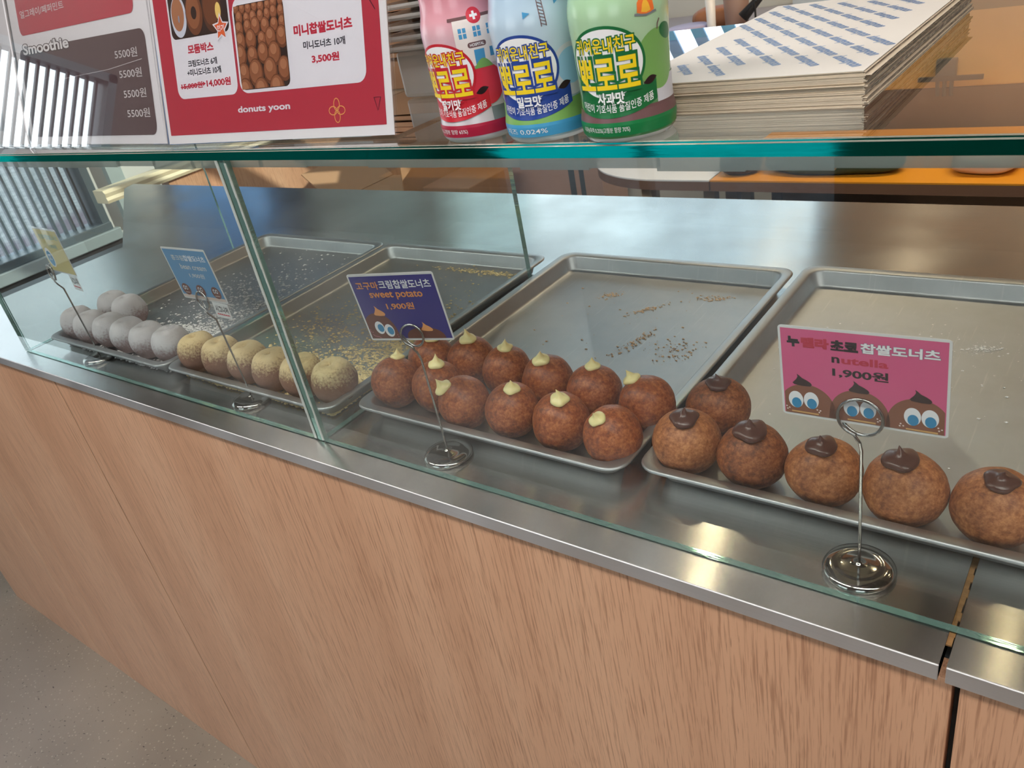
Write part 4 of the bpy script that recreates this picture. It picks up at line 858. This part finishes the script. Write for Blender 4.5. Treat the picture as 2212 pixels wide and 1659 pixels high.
# ------------------------------------------------------------------ left and back of the shop
# low wooden partition with a cream cap, running back along the left wall
pt = empty('wooden_partition', (-2.70, .87, FLOOR)); tag(pt, 'low wooden partition with a cream cap running back along the left wall', 'partition')
MB().box((-.05, .24, 0), (0, 1.75, .925)).build('panel', M_WOOD, pt)
mb = MB(); prof = [(.012, .905), (.016, .915), (.012, .925), (.016, .938), (.006, .948), (-.06, .948), (-.06, .905)]
n = len(prof); mb.add([(a, 0, b) for a, b in prof] + [(a, 1.78, b) for a, b in prof], [tuple(range(n))[::-1], tuple(range(n, 2 * n))] + [(k, (k + 1) % n, n + (k + 1) % n, n + k) for k in range(n)])
mb.build('cap', plain('cream_paint', srgb(244, 232, 200), .4), pt)
def carton(x0, y0, x1, y1, z0, z1, label, tape=None, flap=False, m=M_CARD, group=None):
    t = empty('cardboard_box', ((x0 + x1) / 2, (y0 + y1) / 2, z0)); tag(t, label, 'cardboard box', group); w, d, h = (x1 - x0) / 2, (y1 - y0) / 2, z1 - z0
    MB().box((-w, -d, .0005), (w, d, h), bev=.004).build('carton', m, t)
    if tape:
        for a, b in tape: MB().box((a - (x0 + x1) / 2, -d - .001, .02), (b - (x0 + x1) / 2, -d - .0004, h - .005)).build('dark_tape', M_DARK, t)
    if flap:
        for sx_, rr in ((-1, -.9), (1, .12)): MB().box((sx_ * w - .002 if sx_ < 0 else w - .002, -d, h), (sx_ * w + .002 if sx_ < 0 else w + .002, d, h + w * .9), rot=Matrix.Rotation(rr, 3, 'Y'), piv=(sx_ * w, 0, h)).build('flap', m, t)
        MB().box((-w, -d - .002, h), (w, -d + .002, h + d * .8), rot=Matrix.Rotation(.9, 3, 'X'), piv=(0, -d, h)).build('flap', m, t)
    return t
cb_ = carton(-2.08, 1.985, -1.46, 2.15, FLOOR, -.06, 'tall pinkish brown carton with dark strips, beside the white table', tape=[(-2.075, -2.00), (-1.975, -1.955), (-1.60, -1.575), (-1.555, -1.535)], m=plain('pinkish_cardboard', srgb(176, 142, 126), .7, .06, 20))
p = Print()
for x in (.055, .088): p.line([(x, .875), (x + .026, .875), (x + .026, .905), (x, .905)], .003, 0, 1, True)
p.poly([(.063, .880), (.073, .880), (.073, .889), (.079, .889), (.068, .900), (.057, .889), (.063, .889)], 0, 1); p.poly([(.093, .88), (.108, .88), (.104, .898), (.097, .898)], 0, 1)
p.build('printed_symbols', lambda x, y, L=0: Vector((x + .19, -.0835, y - .12)), [ink(96, 74, 66)], cb_)
carton(-2.46, 1.60, -2.06, 1.95, FLOOR, -.33, 'open brown carton with raised flaps behind the counter', flap=True)
carton(-2.02, 1.66, -1.80, 1.92, FLOOR, -.28, 'narrow brown carton between the open carton and the tall one', m=M_CARD2)
# blue board added on the left wall for the blue reflection in the steel
bd = empty('added_blue_board', (XL + .004, 1.62, .45)); tag(bd, 'added blue board on the left wall, for the reflection in the steel', 'board')
MB().box((0, -.24, -.35), (.03, .23, .45), bev=.004).build('panel', plain('blue_board_paint', srgb(92, 156, 232), .35), bd); MB().box((0, .235, -.35), (.035, .42, .45), bev=.004).build('side_frame', M_BLACK, bd)
# low tables
def table(name, x0, x1, y0, y1, zt_, topm, edgem, label, rnd_left=False):
    t = empty(name, (0, 0, FLOOR)); tag(t, label, 'table'); H = zt_ - FLOOR; r = .30
    P = []
    if rnd_left:
        for cx, cy, a0, a1 in ((x0 + r, y0 + r * .75, 180, 270),):
            P += [(cx + r * math.cos(math.radians(a0 + (a1 - a0) * k / 14)), cy + r * .75 * math.sin(math.radians(a0 + (a1 - a0) * k / 14))) for k in range(15)]
    else: P += [(x0, y0)]
    P += [(x1, y0), (x1, y1), (x0, y1)]; n = len(P)
    for nm, a, b, m in (('tabletop', H - .004, H, topm), ('edge', H - .030, H - .0042, edgem)):
        MB().add([(x, y, a) for x, y in P] + [(x, y, b) for x, y in P], [tuple(range(n))[::-1], tuple(range(n, 2 * n))] + [(k, (k + 1) % n, n + (k + 1) % n, n + k) for k in range(n)]).build(nm, m, t)
    return t, H
M_TEDGE = plain('table_edge', srgb(122, 88, 68), .5, .06)
tw, H = table('low_table', -1.34, -.883, 1.60, 1.95, -.222, M_WHITE, M_TEDGE, 'white low table with a rounded front corner behind the counter', True)
for x, y in ((-1.10, 1.66), (-1.22, 1.9), (-.905, 1.66), (-.90, 1.9)): MB().box((x - .016, y - .016, 0), (x + .016, y + .016, H - .031)).build('leg', plain('beige_leg', srgb(178, 152, 122), .5), tw)
ty, H = table('low_table', -.879, .9, 1.60, 2.06, -.222, M_YELLOW, M_TEDGE, 'orange yellow low table right of the white one')
for x, y in ((-.84, 1.66), (-.84, 2.0), (.1, 1.9), (.86, 1.66), (.86, 2.0)): MB().box((x - .016, y - .016, 0), (x + .016, y + .016, H - .031)).build('leg', M_TEDGE, ty)
MB().box((-.82, 1.98, .05), (.82, 2.0, H - .04)).build('back_board', M_BROWN, ty)
for (a, b, m, lb) in ((-1.19, -.94, M_BLACK, 'black storage crate standing under the white table'), (-.70, -.45, M_DARK, 'dark crate standing under the yellow table')):
    t = empty('storage_crate', ((a + b) / 2, 1.83, FLOOR)); tag(t, lb, 'crate'); w = (b - a) / 2
    mb = MB().box((-w, -.13, .001), (w, .13, .02)).box((-w, -.13, .02), (-w + .01, .13, .58)).box((w - .01, -.13, .02), (w, .13, .58)).box((-w, -.13, .02), (w, -.12, .58)).box((-w, .12, .02), (w, .13, .58)).box((-w - .008, -.138, .56), (w + .008, -.12, .585), bev=.004)
    mb.build('shell', m, t)
zt_ = -.222
def lumpy(name, c, r, m, label, cat, seed=0):
    V = []; F = []; nu, nv = 40, 20
    for j in range(nv + 1):
        th = PI * j / nv
        for i in range(nu):
            ph = 2 * PI * i / nu; d = Vector((math.sin(th) * math.cos(ph), math.sin(th) * math.sin(ph), math.cos(th))); d2 = Vector([math.copysign(abs(q) ** .7, q) for q in d]); k = 1 + .10 * mnoise.noise(d * 2 + Vector((seed, 0, 0)))
            V.append((d2.x * r[0] * k, d2.y * r[1] * k, max(d2.z * r[2] * k, -r[2] * .9)))
    for j in range(nv):
        for i in range(nu): F.append((j * nu + i, (j + 1) * nu + i, (j + 1) * nu + (i + 1) % nu, j * nu + (i + 1) % nu))
    o = mk(name, V, F, m, None, True, loc=(c[0], c[1], c[2] + r[2] * .9 + .001)); return tag(o, label, cat)
lumpy('black_pouch', (-.82, 1.675, zt_), (.055, .05, .035), M_BLACK, 'black pouch at the left end of the yellow table', 'pouch', 3)
lumpy('rolled_cloth', (-.58, 1.69, zt_), (.17, .06, .035), M_GREEN, 'dark green rolled cloth lying on the yellow table', 'cloth', 6)
lumpy('paper_bag', (-.24, 1.70, zt_), (.07, .06, .03), plain('pale_kraft_paper', srgb(206, 178, 156), .7, .05), 'crumpled pale paper bag on the yellow table', 'paper bag', 9)
# golden cabinet behind the yellow table with a handle
gc = empty('golden_cabinet', (0, 2.10, FLOOR)); tag(gc, 'golden yellow cabinet behind the low yellow table', 'cabinet')
MB().box((-.62, 0, 0), (1.4, .55, FLOOR * -1 - .125)).build('brown_plinth', plain('dark_brown_plinth', srgb(96, 66, 48), .5), gc); MB().box((-.62, .0, .862), (1.4, .55, 1.10), bev=.004).build('body', M_GOLD, gc)
hn = MB().box((-.435, -.022, .892), (-.385, -.001, .940), bev=.003).build('handle_plate', M_DARK, gc)
MB().box((-.475, -.034, .886), (-.318, -.023, .898), bev=.001).build('handle_bar', M_BLACK, gc)
for x in (-.428, -.411, -.394): MB().tube([(x, -.02, .8855), (x + .001, -.02, .845)], .005, 8).build('handle_reflection', M_DARK, gc)  # dark rods that stand in for a reflection below the handle
# back counter with cups and lids, on the left of the golden cabinet
bc = empty('back_counter', (0, 2.18, FLOOR)); tag(bc, 'grey topped back counter with cups and dishes on it', 'counter')
ZB = .045
MB().box((-2.0, 0, 0), (-.64, .60, ZB - FLOOR - .03)).build('cabinet', M_WALL, bc); MB().box((-2.02, -.02, ZB - FLOOR - .03), (-.63, .60, ZB - FLOOR), bev=.003).build('top', plain('grey_stone_top', srgb(160, 156, 164), .35), bc)
M_LID = plain('lilac_plastic', srgb(176, 168, 200), .4, .03)
for k, (dx, r) in enumerate(((0, .075), (.012, .07))):
    o = MB().lathe([(r * .9, 0), (r, .004), (r, .012), (r * .85, .016), (.002, .017)], 40).build('lilac_dish', M_LID, None, True, (-1.245 + dx, 2.27, ZB + .0006 + k * .019)); tag(o, ('lower', 'upper')[k] + ' lilac plastic dish of the pair on the back counter', 'dish')
lumpy('bread_roll', (-1.20, 2.42, ZB), (.075, .05, .035), plain('bread_crust', srgb(168, 112, 76), .6, .15, 30), 'brown bread roll on the back counter behind the lilac dishes', 'bread', 12)
for k, (x, y, r, h, m, lb) in enumerate(((-1.145, 2.26, .016, .12, M_WHITE, 'slim white cup standing on the back counter'), (-1.075, 2.30, .042, .14, plain('pinkish_brown_cup', srgb(146, 118, 108), .5), 'pinkish brown cup with a black spoon on the back counter'))):
    t = empty('cup', (x, y, ZB)); tag(t, lb, 'cup'); MB().lathe([(r * .8, .0005), (r * .85, .003), (r, h), (r * .94, h), (r * .8, .008), (.001, .007)], 40).build('vessel', m, t, True)
    if k: MB().lathe([(r * .98, -.0001 + .001), (r * 1.12, .004), (r * 1.12, .008), (r * .9, .0095)], 40).build('saucer', M_WHITE, t, True)
t = empty('ladle', (-1.035, 2.24, ZB)); tag(t, 'black ladle leaning over the brown cup on the back counter', 'ladle')
MB().tube([(.005, 0, .045), (.06, .02, .10), (.14, .04, .18)], [.018, .011, .010], 14).build('handle', M_BLACK, t, True); MB().tube([(.045, 0, .085), (.046, 0, .05), (.046, 0, .002)], .003, 8).build('cord', M_BLACK, t)
t = empty('window_board', (-.82, 2.72, ZB)); tag(t, 'pale blue board with a beige rail standing at the back of the counter', 'board')
MB().box((-.22, 0, .0005), (.17, .02, .13)).build('panel', plain('pale_blue_board', srgb(190, 204, 216), .4), t); MB().box((-.23, -.008, .13), (.18, .03, .165)).build('rail', plain('beige_rail', srgb(190, 158, 124), .5), t)
